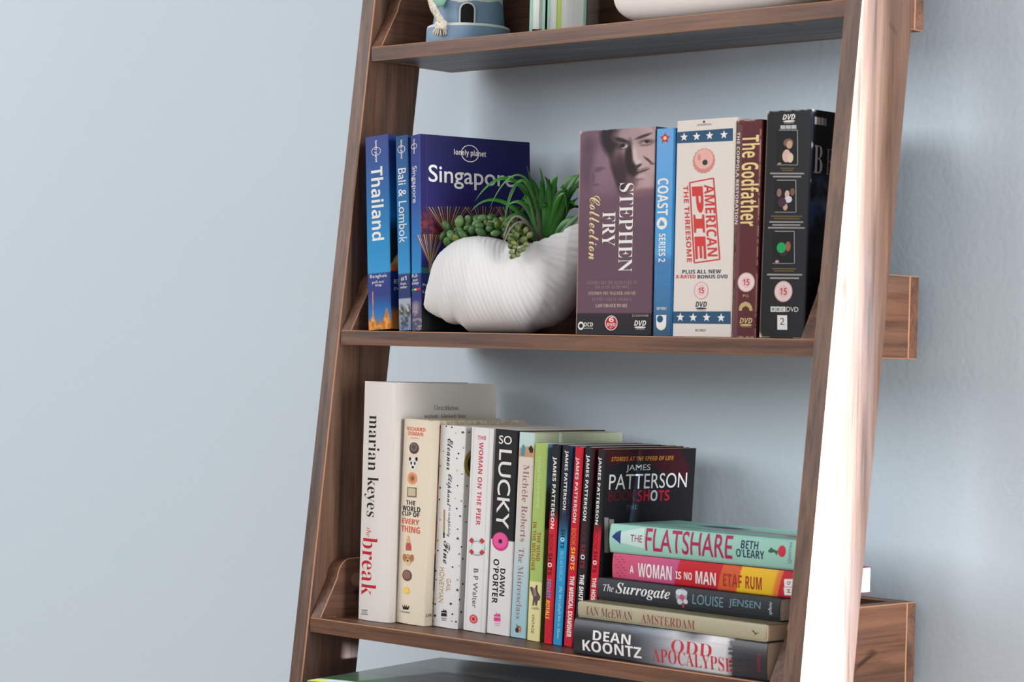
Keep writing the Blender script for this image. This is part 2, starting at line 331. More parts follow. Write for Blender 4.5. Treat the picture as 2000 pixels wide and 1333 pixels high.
ART = {
 'thai_spine': [
  ('t','publisher_mark','lonely planet','bold',(232,228,222),'down',0.4031,0.0245,0.5359,0.1361),
  ('ring','publisher_mark',(232,228,222),0.4775,0.0807,0.204,0.0227,0.1111),
  ('t','title','Thailand','bold',(232,228,222),'down',0.2349,0.1604,0.7708,0.541),
  ('t','blurb','Bangkok','sans',(232,228,222),'h',0.1139,0.7146,0.8697,0.7379),
  ('t','blurb','pull-out','sans',(232,228,222),'h',0.2147,0.7464,0.7265,0.7656),
  ('t','blurb','map','sans',(232,228,222),'h',0.3428,0.767,0.6187,0.7816),
 ],
 'thai_front': [
  ('t','blurb','Bangkok','sans',(232,228,222),'h',0.0403,0.7457,0.5278,0.7741),
  ('t','blurb','pull-out map','sans',(232,228,222),'h',0.0393,0.7823,0.5883,0.8026),
 ],
 'bali_spine': [
  ('t','publisher_mark','lonely planet','bold',(232,228,222),'down',0.3686,0.0216,0.5907,0.1198),
  ('ring','publisher_mark',(232,228,222),0.4798,0.0703,0.3156,0.02,0.1296),
  ('t','title','Bali & Lombok','sans',(232,228,222),'down',0.1735,0.1678,0.8124,0.5511),
  ('t','blurb','#1','bold',(232,228,222),'h',0.2459,0.7214,0.7105,0.7464),
  ('t','blurb','best','sans',(232,228,222),'h',0.2254,0.7526,0.7035,0.766),
  ('t','blurb','seller','sans',(232,228,222),'h',0.1885,0.7703,0.7605,0.7841),
 ],
 'sing_spine': [
  ('t','publisher_mark','lonely planet','bold',(232,228,222),'down',0.2784,0.0203,0.5055,0.0955),
  ('ring','publisher_mark',(232,228,222),0.3998,0.0569,0.3179,0.0147,0.1429),
  ('t','title','Singapore','sans',(232,228,222),'down',0.0682,0.1582,0.6603,0.3472),
  ('t','blurb','Pull-','sans',(232,228,222),'h',0.0601,0.7114,0.7256,0.7292),
  ('t','blurb','out','sans',(232,228,222),'h',0.1542,0.7356,0.6964,0.7492),
  ('t','blurb','map','sans',(232,228,222),'h',0.0651,0.7539,0.776,0.7697),
  ('poly','blurb',(60,150,90),[(0.0415,0.7852),(0.3274,0.7855),(0.325,0.7954),(0.0387,0.7952)]),
  ('poly','blurb',(225,205,90),[(0.3274,0.7855),(0.5455,0.7857),(0.5434,0.7956),(0.325,0.7954)]),
  ('poly','blurb',(205,55,60),[(0.5455,0.7857),(0.9804,0.7862),(0.9789,0.7961),(0.5434,0.7956)]),
 ],
 'sing_front': [
  ('t','publisher_mark','lonely planet','bold',(232,228,222),'h',0.3066,0.0643,0.596,0.1021),
  ('ring','publisher_mark',(232,228,222),0.4489,0.0824,0.0809,0.0447,0.0962),
  ('t','title','Singapore','sans2',(232,228,222),'h',0.0764,0.1535,0.8553,0.2698),
  ('poly','picture',(120,60,50),[(0.0455,0.3729),(0.0522,0.3727),(0.2236,0.4972),(0.2241,0.5422),(0.221,0.5423),(0.2189,0.4974)]),
  ('poly','picture',(190,170,130),[(0.0728,0.3714),(0.0795,0.3712),(0.2262,0.4971),(0.2263,0.5421),(0.2232,0.5422),(0.2216,0.4973)]),
  ('poly','picture',(150,135,95),[(0.1,0.37),(0.1068,0.3697),(0.2289,0.4971),(0.2285,0.5421),(0.2254,0.5422),(0.2242,0.4972)]),
  ('poly','picture',(120,60,50),[(0.1274,0.3685),(0.1341,0.3682),(0.2315,0.497),(0.2307,0.542),(0.2276,0.5421),(0.2269,0.4971)]),
  ('poly','picture',(190,170,130),[(0.1547,0.367),(0.1615,0.3668),(0.2342,0.4969),(0.2329,0.5419),(0.2298,0.542),(0.2295,0.497)]),
  ('poly','picture',(150,135,95),[(0.1822,0.3655),(0.1889,0.3653),(0.2369,0.4968),(0.2352,0.5419),(0.232,0.542),(0.2322,0.497)]),
  ('poly','picture',(120,60,50),[(0.2097,0.3641),(0.2165,0.3638),(0.2395,0.4967),(0.2374,0.5418),(0.2343,0.5419),(0.2349,0.4969)]),
  ('poly','picture',(190,170,130),[(0.2372,0.3626),(0.244,0.3623),(0.2422,0.4966),(0.2396,0.5418),(0.2365,0.5418),(0.2375,0.4968)]),
  ('poly','picture',(150,135,95),[(0.2648,0.3621),(0.2716,0.3618),(0.2448,0.4966),(0.2418,0.5417),(0.2387,0.5418),(0.2402,0.4967)]),
  ('poly','picture',(120,60,50),[(0.2925,0.3616),(0.2993,0.3613),(0.2475,0.4965),(0.244,0.5416),(0.2409,0.5417),(0.2428,0.4966)]),
  ('poly','picture',(190,170,130),[(0.3202,0.3611),(0.3271,0.3608),(0.2502,0.4964),(0.2463,0.5416),(0.2431,0.5416),(0.2455,0.4965)]),
  ('poly','picture',(150,135,95),[(0.348,0.3606),(0.3549,0.3604),(0.2528,0.4963),(0.2485,0.5415),(0.2454,0.5416),(0.2482,0.4965)]),
  ('poly','picture',(120,60,50),[(0.3759,0.3601),(0.3827,0.3599),(0.2555,0.4962),(0.2507,0.5414),(0.2476,0.5415),(0.2508,0.4964)]),
  ('poly','picture',(190,170,130),[(0.4038,0.3596),(0.4107,0.3594),(0.2582,0.4962),(0.2529,0.5414),(0.2498,0.5415),(0.2535,0.4963)]),
  ('poly','picture',(150,135,95),[(0.4317,0.3591),(0.4386,0.3589),(0.2608,0.4961),(0.2551,0.5413),(0.252,0.5414),(0.2562,0.4962)]),
  ('poly','picture',(120,60,50),[(0.3692,0.3613),(0.376,0.3611),(0.5404,0.4676),(0.5422,0.5063),(0.539,0.5064),(0.5356,0.4677)]),
  ('poly','picture',(190,170,130),[(0.3959,0.3599),(0.4028,0.3596),(0.5438,0.4675),(0.545,0.5062),(0.5418,0.5063),(0.539,0.4676)]),
  ('poly','picture',(150,135,95),[(0.4228,0.3584),(0.4297,0.3582),(0.5472,0.4673),(0.5478,0.5062),(0.5447,0.5063),(0.5424,0.4675)]),
  ('poly','picture',(120,60,50),[(0.4497,0.357),(0.4566,0.3567),(0.5506,0.4672),(0.5507,0.5061),(0.5475,0.5062),(0.5458,0.4674)]),
  ('poly','picture',(190,170,130),[(0.4766,0.3555),(0.4835,0.3553),(0.554,0.4671),(0.5535,0.506),(0.5503,0.5061),(0.5492,0.4673)]),
  ('poly','picture',(150,135,95),[(0.5036,0.354),(0.5105,0.3538),(0.5574,0.467),(0.5564,0.5059),(0.5532,0.506),(0.5526,0.4672)]),
  ('poly','picture',(120,60,50),[(0.5307,0.3526),(0.5376,0.3523),(0.5608,0.4669),(0.5592,0.5058),(0.556,0.5059),(0.5561,0.4671)]),
  ('poly','picture',(190,170,130),[(0.5578,0.3511),(0.5647,0.3508),(0.5642,0.4668),(0.562,0.5057),(0.5589,0.5058),(0.5595,0.467)]),
  ('poly','picture',(150,135,95),[(0.5849,0.3506),(0.5919,0.3504),(0.5676,0.4667),(0.5649,0.5056),(0.5617,0.5057),(0.5629,0.4669)]),
  ('poly','picture',(120,60,50),[(0.6122,0.3501),(0.6191,0.3499),(0.571,0.4666),(0.5677,0.5056),(0.5645,0.5057),(0.5663,0.4667)]),
  ('poly','picture',(190,170,130),[(0.6394,0.3497),(0.6464,0.3494),(0.5744,0.4665),(0.5706,0.5055),(0.5674,0.5056),(0.5697,0.4666)]),
  ('poly','picture',(150,135,95),[(0.6668,0.3492),(0.6738,0.349),(0.5779,0.4664),(0.5734,0.5054),(0.5702,0.5055),(0.5731,0.4665)]),
  ('poly','picture',(120,60,50),[(0.6942,0.3487),(0.7012,0.3485),(0.5813,0.4663),(0.5763,0.5053),(0.5731,0.5054),(0.5765,0.4664)]),
  ('poly','picture',(190,170,130),[(0.7216,0.3483),(0.7287,0.348),(0.5847,0.4662),(0.5791,0.5052),(0.5759,0.5053),(0.5799,0.4663)]),
  ('poly','picture',(150,135,95),[(0.7491,0.3478),(0.7562,0.3475),(0.5881,0.4661),(0.582,0.5051),(0.5788,0.5052),(0.5833,0.4662)]),
  ('poly','picture',(120,60,50),[(0.6611,0.3509),(0.6681,0.3507),(0.7885,0.4464),(0.7906,0.481),(0.7874,0.4811),(0.7837,0.4465)]),
  ('poly','picture',(190,170,130),[(0.6816,0.3497),(0.6886,0.3494),(0.792,0.4462),(0.7935,0.4809),(0.7903,0.481),(0.7872,0.4464)]),
  ('poly','picture',(150,135,95),[(0.7022,0.3484),(0.7092,0.3482),(0.7955,0.4461),(0.7964,0.4808),(0.7932,0.4809),(0.7906,0.4463)]),
  ('poly','picture',(120,60,50),[(0.7228,0.3472),(0.7298,0.347),(0.7989,0.446),(0.7993,0.4807),(0.796,0.4808),(0.7941,0.4462)]),
  ('poly','picture',(190,170,130),[(0.7434,0.346),(0.7504,0.3457),(0.8024,0.4459),(0.8022,0.4806),(0.7989,0.4807),(0.7976,0.4461)]),
  ('poly','picture',(150,135,95),[(0.764,0.3447),(0.7711,0.3445),(0.8059,0.4458),(0.8051,0.4805),(0.8018,0.4806),(0.801,0.446)]),
  ('poly','picture',(120,60,50),[(0.7847,0.3435),(0.7918,0.3432),(0.8093,0.4457),(0.808,0.4804),(0.8047,0.4805),(0.8045,0.4458)]),
  ('poly','picture',(190,170,130),[(0.8054,0.3422),(0.8125,0.342),(0.8128,0.4456),(0.8109,0.4803),(0.8076,0.4804),(0.808,0.4457)]),
  ('poly','picture',(150,135,95),[(0.8262,0.342),(0.8333,0.3417),(0.8163,0.4455),(0.8138,0.4803),(0.8105,0.4804),(0.8114,0.4456)]),
  ('poly','picture',(120,60,50),[(0.847,0.3417),(0.8541,0.3415),(0.8198,0.4454),(0.8166,0.4802),(0.8134,0.4803),(0.8149,0.4455)]),
  ('poly','picture',(190,170,130),[(0.8678,0.3415),(0.8749,0.3413),(0.8232,0.4452),(0.8195,0.4801),(0.8163,0.4802),(0.8184,0.4454)]),
  ('poly','picture',(150,135,95),[(0.8887,0.3413),(0.8958,0.341),(0.8267,0.4451),(0.8224,0.48),(0.8192,0.4801),(0.8218,0.4453)]),
  ('poly','picture',(120,60,50),[(0.9096,0.341),(0.9167,0.3408),(0.8302,0.445),(0.8253,0.4799),(0.8221,0.48),(0.8253,0.4452)]),
  ('poly','picture',(190,170,130),[(0.9305,0.3408),(0.9377,0.3405),(0.8337,0.4449),(0.8282,0.4798),(0.825,0.4799),(0.8288,0.4451)]),
  ('poly','picture',(150,135,95),[(0.9515,0.3406),(0.9586,0.3403),(0.8371,0.4448),(0.8311,0.4797),(0.8279,0.4798),(0.8323,0.445)]),
  ('poly','picture',(120,60,50),[(-0.0476,0.5188),(-0.041,0.5186),(0.0733,0.6562),(0.0726,0.7048),(0.0695,0.7048),(0.0686,0.6564)]),
  ('poly','picture',(190,170,130),[(-0.0292,0.5177),(-0.0225,0.5175),(0.0751,0.6562),(0.0741,0.7047),(0.071,0.7048),(0.0705,0.6563)]),
  ('poly','picture',(150,135,95),[(-0.0107,0.5167),(-0.004,0.5165),(0.077,0.6561),(0.0756,0.7047),(0.0726,0.7048),(0.0723,0.6563)]),
  ('poly','picture',(120,60,50),[(0.0078,0.5156),(0.0145,0.5154),(0.0788,0.6561),(0.0772,0.7047),(0.0741,0.7047),(0.0742,0.6562)]),
  ('poly','picture',(190,170,130),[(0.0263,0.5145),(0.0331,0.5143),(0.0807,0.6561),(0.0787,0.7046),(0.0756,0.7047),(0.076,0.6562)]),
  ('poly','picture',(150,135,95),[(0.0449,0.5135),(0.0516,0.5133),(0.0825,0.656),(0.0803,0.7046),(0.0772,0.7047),(0.0779,0.6561)]),
  ('poly','picture',(120,60,50),[(0.0635,0.5124),(0.0702,0.5122),(0.0844,0.656),(0.0818,0.7046),(0.0787,0.7046),(0.0797,0.6561)]),
  ('poly','picture',(190,170,130),[(0.0821,0.5114),(0.0889,0.5112),(0.0862,0.6559),(0.0834,0.7045),(0.0803,0.7046),(0.0816,0.656)]),
  ('poly','picture',(150,135,95),[(0.1007,0.5113),(0.1075,0.5111),(0.0881,0.6559),(0.0849,0.7045),(0.0818,0.7046),(0.0834,0.656)]),
  ('poly','picture',(120,60,50),[(0.1194,0.5112),(0.1262,0.511),(0.0899,0.6558),(0.0865,0.7045),(0.0834,0.7045),(0.0853,0.6559)]),
  ('poly','picture',(190,170,130),[(0.1381,0.5112),(0.1449,0.511),(0.0918,0.6558),(0.088,0.7044),(0.0849,0.7045),(0.0871,0.6559)]),
  ('poly','picture',(150,135,95),[(0.1568,0.5111),(0.1636,0.5109),(0.0936,0.6557),(0.0895,0.7044),(0.0865,0.7045),(0.089,0.6558)]),
  ('poly','picture',(120,60,50),[(0.1755,0.511),(0.1823,0.5108),(0.0955,0.6557),(0.0911,0.7044),(0.088,0.7044),(0.0908,0.6558)]),
  ('poly','picture',(190,170,130),[(0.1943,0.511),(0.2011,0.5108),(0.0973,0.6556),(0.0926,0.7043),(0.0895,0.7044),(0.0927,0.6558)]),
  ('poly','picture',(150,135,95),[(0.2131,0.5109),(0.2199,0.5107),(0.0992,0.6556),(0.0942,0.7043),(0.0911,0.7044),(0.0945,0.6557)]),
  ('t','blurb','Pull-out map','sans',(232,228,222),'h',0.0162,0.7639,0.2383,0.7817),
  ('t','blurb','Local walks','sans',(232,228,222),'h',0.0158,0.797,0.2224,0.8121),
 ],
 'fry_spine': [
  ('t','title','STEPHEN','serif',(232,228,222),'down',0.5508,0.265,0.7369,0.6963),
  ('t','title','FRY','serif',(232,228,222),'down',0.335,0.4014,0.5016,0.5696),
  ('t','title','Collection','script',(225,200,150),'down',0.1563,0.3202,0.2973,0.633),
  ('t','blurb','STEPHEN FRY: THE SECRET LIFE OF','serif',(150,125,130),'h',0.1452,0.7383,0.8062,0.7549),
  ('t','blurb','THE MANIC DEPRESSIVE','serif',(150,125,130),'h',0.2474,0.7604,0.7041,0.7761),
  ('t','blurb','STEPHEN FRY: WAGNER AND ME','serifb',(190,165,150),'h',0.1644,0.7908,0.7887,0.8065),
  ('t','blurb','STEPHEN FRY IN AMERICA','serif',(150,125,130),'h',0.216,0.8203,0.7359,0.836),
  ('t','blurb','LAST CHANCE TO SEE','serifb',(210,190,170),'h',0.2626,0.8508,0.6829,0.8666),
  ('disc','disc_count',(232,228,222),0.4769,0.9435,0.0827,0.0362),
  ('disc','disc_count',(190,30,45),0.4769,0.9435,0.0727,0.0325),
  ('t','disc_count','6','bold',(232,228,222),'h',0.4463,0.9148,0.5089,0.938),
  ('t','disc_count','DVD','bold',(232,228,222),'h',0.4219,0.9435,0.5323,0.9593),
  ('t','disc_count','SET','sans',(232,228,222),'h',0.4526,0.9631,0.5002,0.9696),
  ('disc','logo',(232,228,222),0.0733,0.9576,0.0412,0.0207),
  ('disc','logo',(30,30,32),0.0733,0.9576,0.0257,0.0113),
  ('t','logo','DCD','bold',(232,228,222),'h',0.1169,0.9409,0.2345,0.9615),
  ('t','logo','publishing','sans',(232,228,222),'h',0.1173,0.9653,0.235,0.9738),
  ('t','logo','DCDDVD400','sans',(180,178,176),'h',0.7514,0.9025,0.9591,0.9126),
  ('t','logo','DVD','boldit',(232,228,222),'h',0.7774,0.9309,0.9315,0.9559),
  ('disc','logo',(232,228,222),0.8555,0.9637,0.074,0.0043),
  ('t','logo','VIDEO','sans',(232,228,222),'h',0.7941,0.9697,0.9174,0.9741),
 ],
 'coast_spine': [
  ('star','logo',(180,40,60),0.477,0.0479,0.3071,0.0295),
  ('disc','logo',(190,45,60),0.4769,0.0471,0.1706,0.0166),
  ('disc','logo',(235,205,130),0.4769,0.0471,0.0938,0.0094),
  ('poly','logo',(110,175,215),[(0.1272,0.0798),(0.8145,0.082),(0.8152,0.0861),(0.1278,0.0838)]),
  ('poly','logo',(110,175,215),[(0.1885,0.0881),(0.7563,0.09),(0.757,0.094),(0.1891,0.0922)]),
  ('t','title','COAST','bold',(232,228,222),'down',0.1254,0.2408,0.7165,0.4193),
  ('disc','title',(232,228,222),0.3965,0.4578,0.2914,0.0296),
  ('poly','title',(90,150,185),[(0.2272,0.4693),(0.5489,0.4696),(0.5062,0.4534),(0.3436,0.4407)]),
  ('t','title','SERIES 2','bold',(232,228,222),'down',0.2435,0.5072,0.6161,0.6442),
  ('t','logo','CD1921','bold',(232,228,222),'h',0.1958,0.8615,0.7188,0.8744),
  ('poly','logo',(232,228,222),[(0.1768,0.9006),(0.7335,0.8996),(0.7408,0.9445),(0.7096,0.9575),(0.6163,0.9684),(0.4743,0.9739),(0.321,0.9691),(0.219,0.9586),(0.1836,0.9457)]),
  ('disc','logo',(30,80,120),0.3895,0.9187,0.1715,0.0172),
 ],
 'pie_spine': [
  ('disc','logo',(60,60,65),0.4607,0.0115,0.0183,0.0056),
  ('t','logo','UNIVERSAL','sans',(110,105,105),'h',0.3447,0.02,0.5947,0.0298),
  ('poly','pattern',(45,82,112),[(-0.0002,0.0517),(0.951,0.0496),(0.9559,0.1076),(-0.0056,0.1035)]),
  ('poly','pattern',(45,82,112),[(0.0037,0.8854),(0.9832,0.8838),(0.988,0.9417),(0.0039,0.9403)]),
  ('star','pattern',(232,228,222),0.1257,0.0769,0.0685,0.0209),
  ('star','pattern',(232,228,222),0.3414,0.0775,0.0679,0.0208),
  ('star','pattern',(232,228,222),0.5621,0.0772,0.0672,0.0207),
  ('star','pattern',(232,228,222),0.8043,0.0772,0.0665,0.0206),
  ('star','pattern',(232,228,222),0.1321,0.9121,0.0701,0.0216),
  ('star','pattern',(232,228,222),0.3522,0.9129,0.0695,0.0215),
  ('star','pattern',(232,228,222),0.5806,0.9124,0.0688,0.0214),
  ('star','pattern',(232,228,222),0.8248,0.9135,0.0681,0.0213),
  ('scal','picture',(205,135,125),0.4736,0.1912,0.1861,0.057),
  ('disc','picture',(226,172,162),0.473,0.1836,0.1579,0.0463),
  ('disc','picture',(205,140,135),0.3948,0.175,0.0283,0.0152),
  ('disc','picture',(45,60,50),0.4953,0.1995,0.0451,0.0129),
  ('poly','title',(205,62,58),[(0.2418,0.2925),(0.647,0.2766),(0.6426,0.2707),(0.2374,0.2866)]),
  ('poly','title',(205,62,58),[(0.6339,0.2737),(0.7691,0.6468),(0.7909,0.6464),(0.6557,0.2735)]),
  ('poly','title',(205,62,58),[(0.7783,0.6436),(0.3488,0.6577),(0.3522,0.6637),(0.7817,0.6495)]),
  ('poly','title',(205,62,58),[(0.3616,0.6606),(0.2507,0.2895),(0.2285,0.2896),(0.3393,0.6609)]),
  ('t','title','AMERICAN','bold',(205,62,58),'down',0.5304,0.3019,0.6971,0.6322,0.275),
  ('t','title','PIE','black',(205,62,58),'down',0.3251,0.3084,0.5091,0.6436,0.275),
  ('t','title','THE THREESOME','bold',(205,62,58),'down',0.1785,0.3029,0.2617,0.6569,0.275),
  ('t','blurb','PLUS ALL NEW','bold',(55,65,85),'h',0.1493,0.6922,0.8066,0.7105),
  ('t','blurb','X-RATED','bold',(200,70,65),'h',0.0367,0.7153,0.377,0.7317),
  ('t','blurb','BONUS DVD','bold',(55,65,85),'h',0.4115,0.7162,0.9187,0.7333),
  ('disc','age_rating',(205,165,165),0.4819,0.7882,0.1198,0.0409),
  ('disc','age_rating',(228,205,202),0.4819,0.7882,0.1078,0.0368),
  ('disc','age_rating',(224,190,188),0.4819,0.7882,0.0719,0.0246),
  ('t','age_rating','15','bold',(185,40,48),'h',0.4363,0.7747,0.5274,0.8017),
  ('t','logo','DVD','boldit',(40,45,60),'h',0.3857,0.8394,0.5807,0.8632),
  ('disc','logo',(40,45,60),0.4848,0.8706,0.0936,0.0041),
  ('t','logo','VIDEO','sans',(40,45,60),'h',0.4072,0.8764,0.5632,0.8805),
  ('t','logo','8219023','sans',(90,90,95),'h',0.3939,0.965,0.5699,0.9774),
 ],
 'god_spine': [
  ('t','title','The Godfather','bold',(224,200,138),'down',0.2194,0.0715,0.9797,0.4884),
  ('t','title','THE COPPOLA RESTORATION','bold',(215,205,200),'down',-0.0155,0.0543,0.1163,0.4791),
  ('disc','age_rating',(205,165,165),0.5472,0.7462,0.3677,0.0448),
  ('disc','age_rating',(228,205,202),0.5472,0.7462,0.3309,0.0404),
  ('disc','age_rating',(224,190,188),0.5472,0.7462,0.2206,0.0269),
  ('t','age_rating','15','bold',(185,40,48),'h',0.4073,0.7314,0.6867,0.761),
  ('t','logo','PG','sans',(190,160,100),'h',0.4182,0.802,0.6592,0.8147),
  ('poly','logo',(190,165,110),[(0.2564,0.8769),(0.2842,0.8567),(0.3617,0.8421),(0.5455,0.8347),(0.7162,0.8419),(0.8165,0.8564),(0.8541,0.8765),(0.7254,0.8766),(0.6898,0.8638),(0.5505,0.8547),(0.4155,0.864),(0.3862,0.8768)]),
  ('t','logo','DVD','boldit',(205,180,125),'h',0.3075,0.9097,0.8504,0.9343),
  ('disc','logo',(205,180,125),0.5847,0.942,0.261,0.0043),
  ('t','logo','VIDEO','sans',(205,180,125),'h',0.3687,0.9479,0.8039,0.9522),
 ],
 'black_spine': [
  ('poly','picture',(24,24,27),[(0.222,0.0862),(0.673,0.0902),(0.7048,0.2408),(0.2537,0.2379)]),
  ('poly','picture',(175,172,170),[(0.2803,0.0843),(0.6974,0.0879),(0.6979,0.0904),(0.2808,0.0867)]),
  ('poly','picture',(175,172,170),[(0.6854,0.0903),(0.6979,0.0904),(0.7296,0.241),(0.7172,0.2409)]),
  ('poly','picture',(150,148,146),[(0.2619,0.2371),(0.717,0.2401),(0.7175,0.2426),(0.2625,0.2396)]),
  ('poly','picture',(24,24,27),[(0.2177,0.3068),(0.6777,0.3094),(0.7069,0.4479),(0.2468,0.4463)]),
  ('poly','picture',(175,172,170),[(0.276,0.3046),(0.7021,0.307),(0.7026,0.3095),(0.2766,0.3071)]),
  ('poly','picture',(175,172,170),[(0.6902,0.3094),(0.7026,0.3095),(0.7318,0.448),(0.7194,0.448)]),
  ('poly','picture',(150,148,146),[(0.255,0.4455),(0.7192,0.4471),(0.7197,0.4496),(0.2556,0.448)]),
  ('poly','picture',(24,24,27),[(0.21,0.5323),(0.6833,0.5334),(0.7126,0.6722),(0.2391,0.6721)]),
  ('poly','picture',(175,172,170),[(0.2685,0.5299),(0.7078,0.5309),(0.7083,0.5334),(0.269,0.5324)]),
  ('poly','picture',(175,172,170),[(0.6958,0.5334),(0.7083,0.5334),(0.7375,0.6722),(0.7251,0.6722)]),
  ('poly','picture',(150,148,146),[(0.2474,0.6713),(0.7249,0.6714),(0.7254,0.6739),(0.2479,0.6738)]),
  ('disc','picture',(120,90,72),0.5013,0.1425,0.1084,0.0183),
  ('disc','picture',(190,150,125),0.5281,0.151,0.0667,0.0182),
  ('disc','picture',(205,175,160),0.4718,0.2003,0.0919,0.0282),
  ('disc','picture',(215,190,165),0.5569,0.2092,0.0667,0.0216),
  ('disc','picture',(150,130,105),0.32,0.2341,0.042,0.0058),
  ('disc','picture',(140,105,100),0.3383,0.3616,0.0504,0.0183),
  ('disc','picture',(200,170,155),0.5154,0.3683,0.0501,0.0166),
  ('disc','picture',(205,200,210),0.5453,0.3917,0.0835,0.015),
  ('disc','picture',(190,155,140),0.4855,0.4247,0.0502,0.015),
  ('disc','picture',(120,85,70),0.63,0.3588,0.0499,0.0166),
  ('disc','picture',(70,40,55),0.4099,0.4036,0.0922,0.0208),
  ('disc','picture',(150,95,70),0.5761,0.598,0.0585,0.0217),
  ('disc','picture',(55,35,32),0.4772,0.6246,0.0921,0.0167),
  ('disc','picture',(190,150,145),0.3471,0.6646,0.0421,0.0067),
  ('disc','sticker',(20,160,85),0.4309,0.6037,0.1006,0.0234),
  ('t','logo','DVD','boldit',(232,228,222),'h',0.3577,0.0179,0.6332,0.041),
  ('disc','logo',(232,228,222),0.4997,0.0481,0.1323,0.004),
  ('t','logo','VIDEO','sans',(232,228,222),'h',0.3908,0.0537,0.6113,0.0577),
  ('poly','logo',(180,180,180),[(0.3142,0.0649),(0.4228,0.0659),(0.4262,0.0821),(0.3176,0.0812)]),
  ('poly','logo',(180,180,180),[(0.4349,0.0652),(0.5452,0.0662),(0.5487,0.0828),(0.4384,0.0819)]),
  ('poly','logo',(180,180,180),[(0.5573,0.0655),(0.6671,0.0665),(0.6707,0.0835),(0.5608,0.0825)]),
  ('poly','blurb',(110,90,50),[(0.3497,0.2516),(0.6569,0.2536),(0.6578,0.2581),(0.3506,0.2562)]),
  ('poly','blurb',(110,90,50),[(0.3784,0.2609),(0.6322,0.2625),(0.6331,0.2671),(0.3794,0.2655)]),
  ('poly','blurb',(150,148,146),[(0.1215,0.2721),(0.8782,0.2767),(0.8796,0.2836),(0.1229,0.279)]),
  ('poly','blurb',(150,148,146),[(0.1909,0.2863),(0.8159,0.29),(0.8174,0.2968),(0.1923,0.2932)]),
  ('poly','blurb',(110,90,50),[(0.1793,0.462),(0.8711,0.4643),(0.8722,0.4695),(0.1804,0.4673)]),
  ('poly','blurb',(110,90,50),[(0.2422,0.4727),(0.8137,0.4745),(0.8148,0.4797),(0.2433,0.4779)]),
  ('poly','blurb',(150,148,146),[(0.1448,0.4868),(0.8945,0.489),(0.8958,0.4953),(0.1461,0.4932)]),
  ('poly','blurb',(150,148,146),[(0.2133,0.4998),(0.8326,0.5015),(0.834,0.5079),(0.2147,0.5062)]),
  ('poly','blurb',(150,148,146),[(0.1172,0.5124),(0.9321,0.5145),(0.9334,0.5208),(0.1185,0.5188)]),
  ('poly','blurb',(110,90,50),[(0.242,0.6938),(0.7811,0.6938),(0.7821,0.6985),(0.243,0.6986)]),
  ('poly','blurb',(110,90,50),[(0.2912,0.7034),(0.7366,0.7033),(0.7376,0.7081),(0.2922,0.7082)]),
  ('poly','blurb',(150,148,146),[(0.1351,0.7187),(0.9128,0.7183),(0.9144,0.7258),(0.1366,0.7262)]),
  ('poly','blurb',(150,148,146),[(0.2065,0.7338),(0.8491,0.7333),(0.8506,0.7408),(0.2081,0.7413)]),
  ('disc','age_rating',(205,165,165),0.5131,0.7958,0.2011,0.0468),
  ('disc','age_rating',(228,205,202),0.5131,0.7958,0.181,0.0421),
  ('disc','age_rating',(224,190,188),0.5131,0.7958,0.1206,0.0281),
  ('t','age_rating','15','bold',(185,40,48),'h',0.4366,0.7804,0.5894,0.8113),
  ('poly','logo',(232,228,222),[(0.241,0.8634),(0.3465,0.8631),(0.3512,0.8858),(0.2457,0.8861)]),
  ('poly','logo',(232,228,222),[(0.3549,0.8631),(0.46,0.8629),(0.4647,0.8855),(0.3596,0.8858)]),
  ('poly','logo',(232,228,222),[(0.4684,0.8628),(0.5689,0.8626),(0.5737,0.8851),(0.4731,0.8854)]),
  ('t','logo','B B C','bold',(30,30,32),'h',0.2688,0.868,0.5463,0.8814),
  ('t','logo','DVD','sans',(232,228,222),'h',0.5922,0.863,0.8546,0.8839),
  ('poly','logo',(232,228,222),[(0.3964,0.9007),(0.6145,0.9001),(0.6278,0.9636),(0.4097,0.9645)]),
  ('t','logo','2','sans',(70,70,75),'h',0.4566,0.9113,0.5572,0.9423),
 ],
 'black_front': [
  ('t','title','B','serif',(205,202,200),'h',0.0375,0.1544,0.1423,0.2752),
  ('t','title','E','serif',(150,148,150),'h',0.1852,0.1637,0.2735,0.2767),
  ('poly','logo',(190,190,190),[(0.0312,0.0317),(0.0631,0.031),(0.0665,0.0634),(0.0346,0.0641)]),
  ('poly','logo',(190,190,190),[(0.0692,0.032),(0.1012,0.0313),(0.1046,0.0637),(0.0726,0.0645)]),
  ('poly','logo',(190,190,190),[(0.1073,0.0319),(0.1373,0.0312),(0.1406,0.0637),(0.1106,0.0644)]),
  ('poly','logo',(150,150,150),[(0.1434,0.0327),(0.1735,0.032),(0.1768,0.0637),(0.1467,0.0644)]),
 ],
 'break_spine': [
  ('t','author_name','marian keyes','serif',(30,30,32),'down',0.1314,0.1417,0.613,0.5666),
  ('t','title','the','italic',(190,30,50),'down',0.2578,0.6123,0.4159,0.6506),
  ('t','title','break','serif',(190,30,50),'down',0.1013,0.6524,0.627,0.8976),
  ('poly','publisher_mark',(130,126,124),[(0.1308,0.9586),(0.3703,0.956),(0.3708,0.9602),(0.1318,0.9628)]),
  ('poly','publisher_mark',(130,126,124),[(0.1536,0.9667),(0.3506,0.9646),(0.3512,0.9687),(0.1545,0.9709)]),
  ('poly','publisher_mark',(130,126,124),[(0.1244,0.9754),(0.3826,0.9725),(0.383,0.9767),(0.1253,0.9795)]),
 ],
 'break_front': [
  ('t','blurb',"'Clever,hilarious,",'serif',(60,58,58),'h',0.3865,0.093,0.6307,0.1177),
  ('t','blurb',"poignant... Gloriously funny'",'serif',(60,58,58),'h',0.3002,0.1297,0.7086,0.1534),
 ],
 'wc_spine': [
  ('t','author_name','RICHARD','bold',(222,92,60),'h',0.1527,0.0386,0.8041,0.0569),
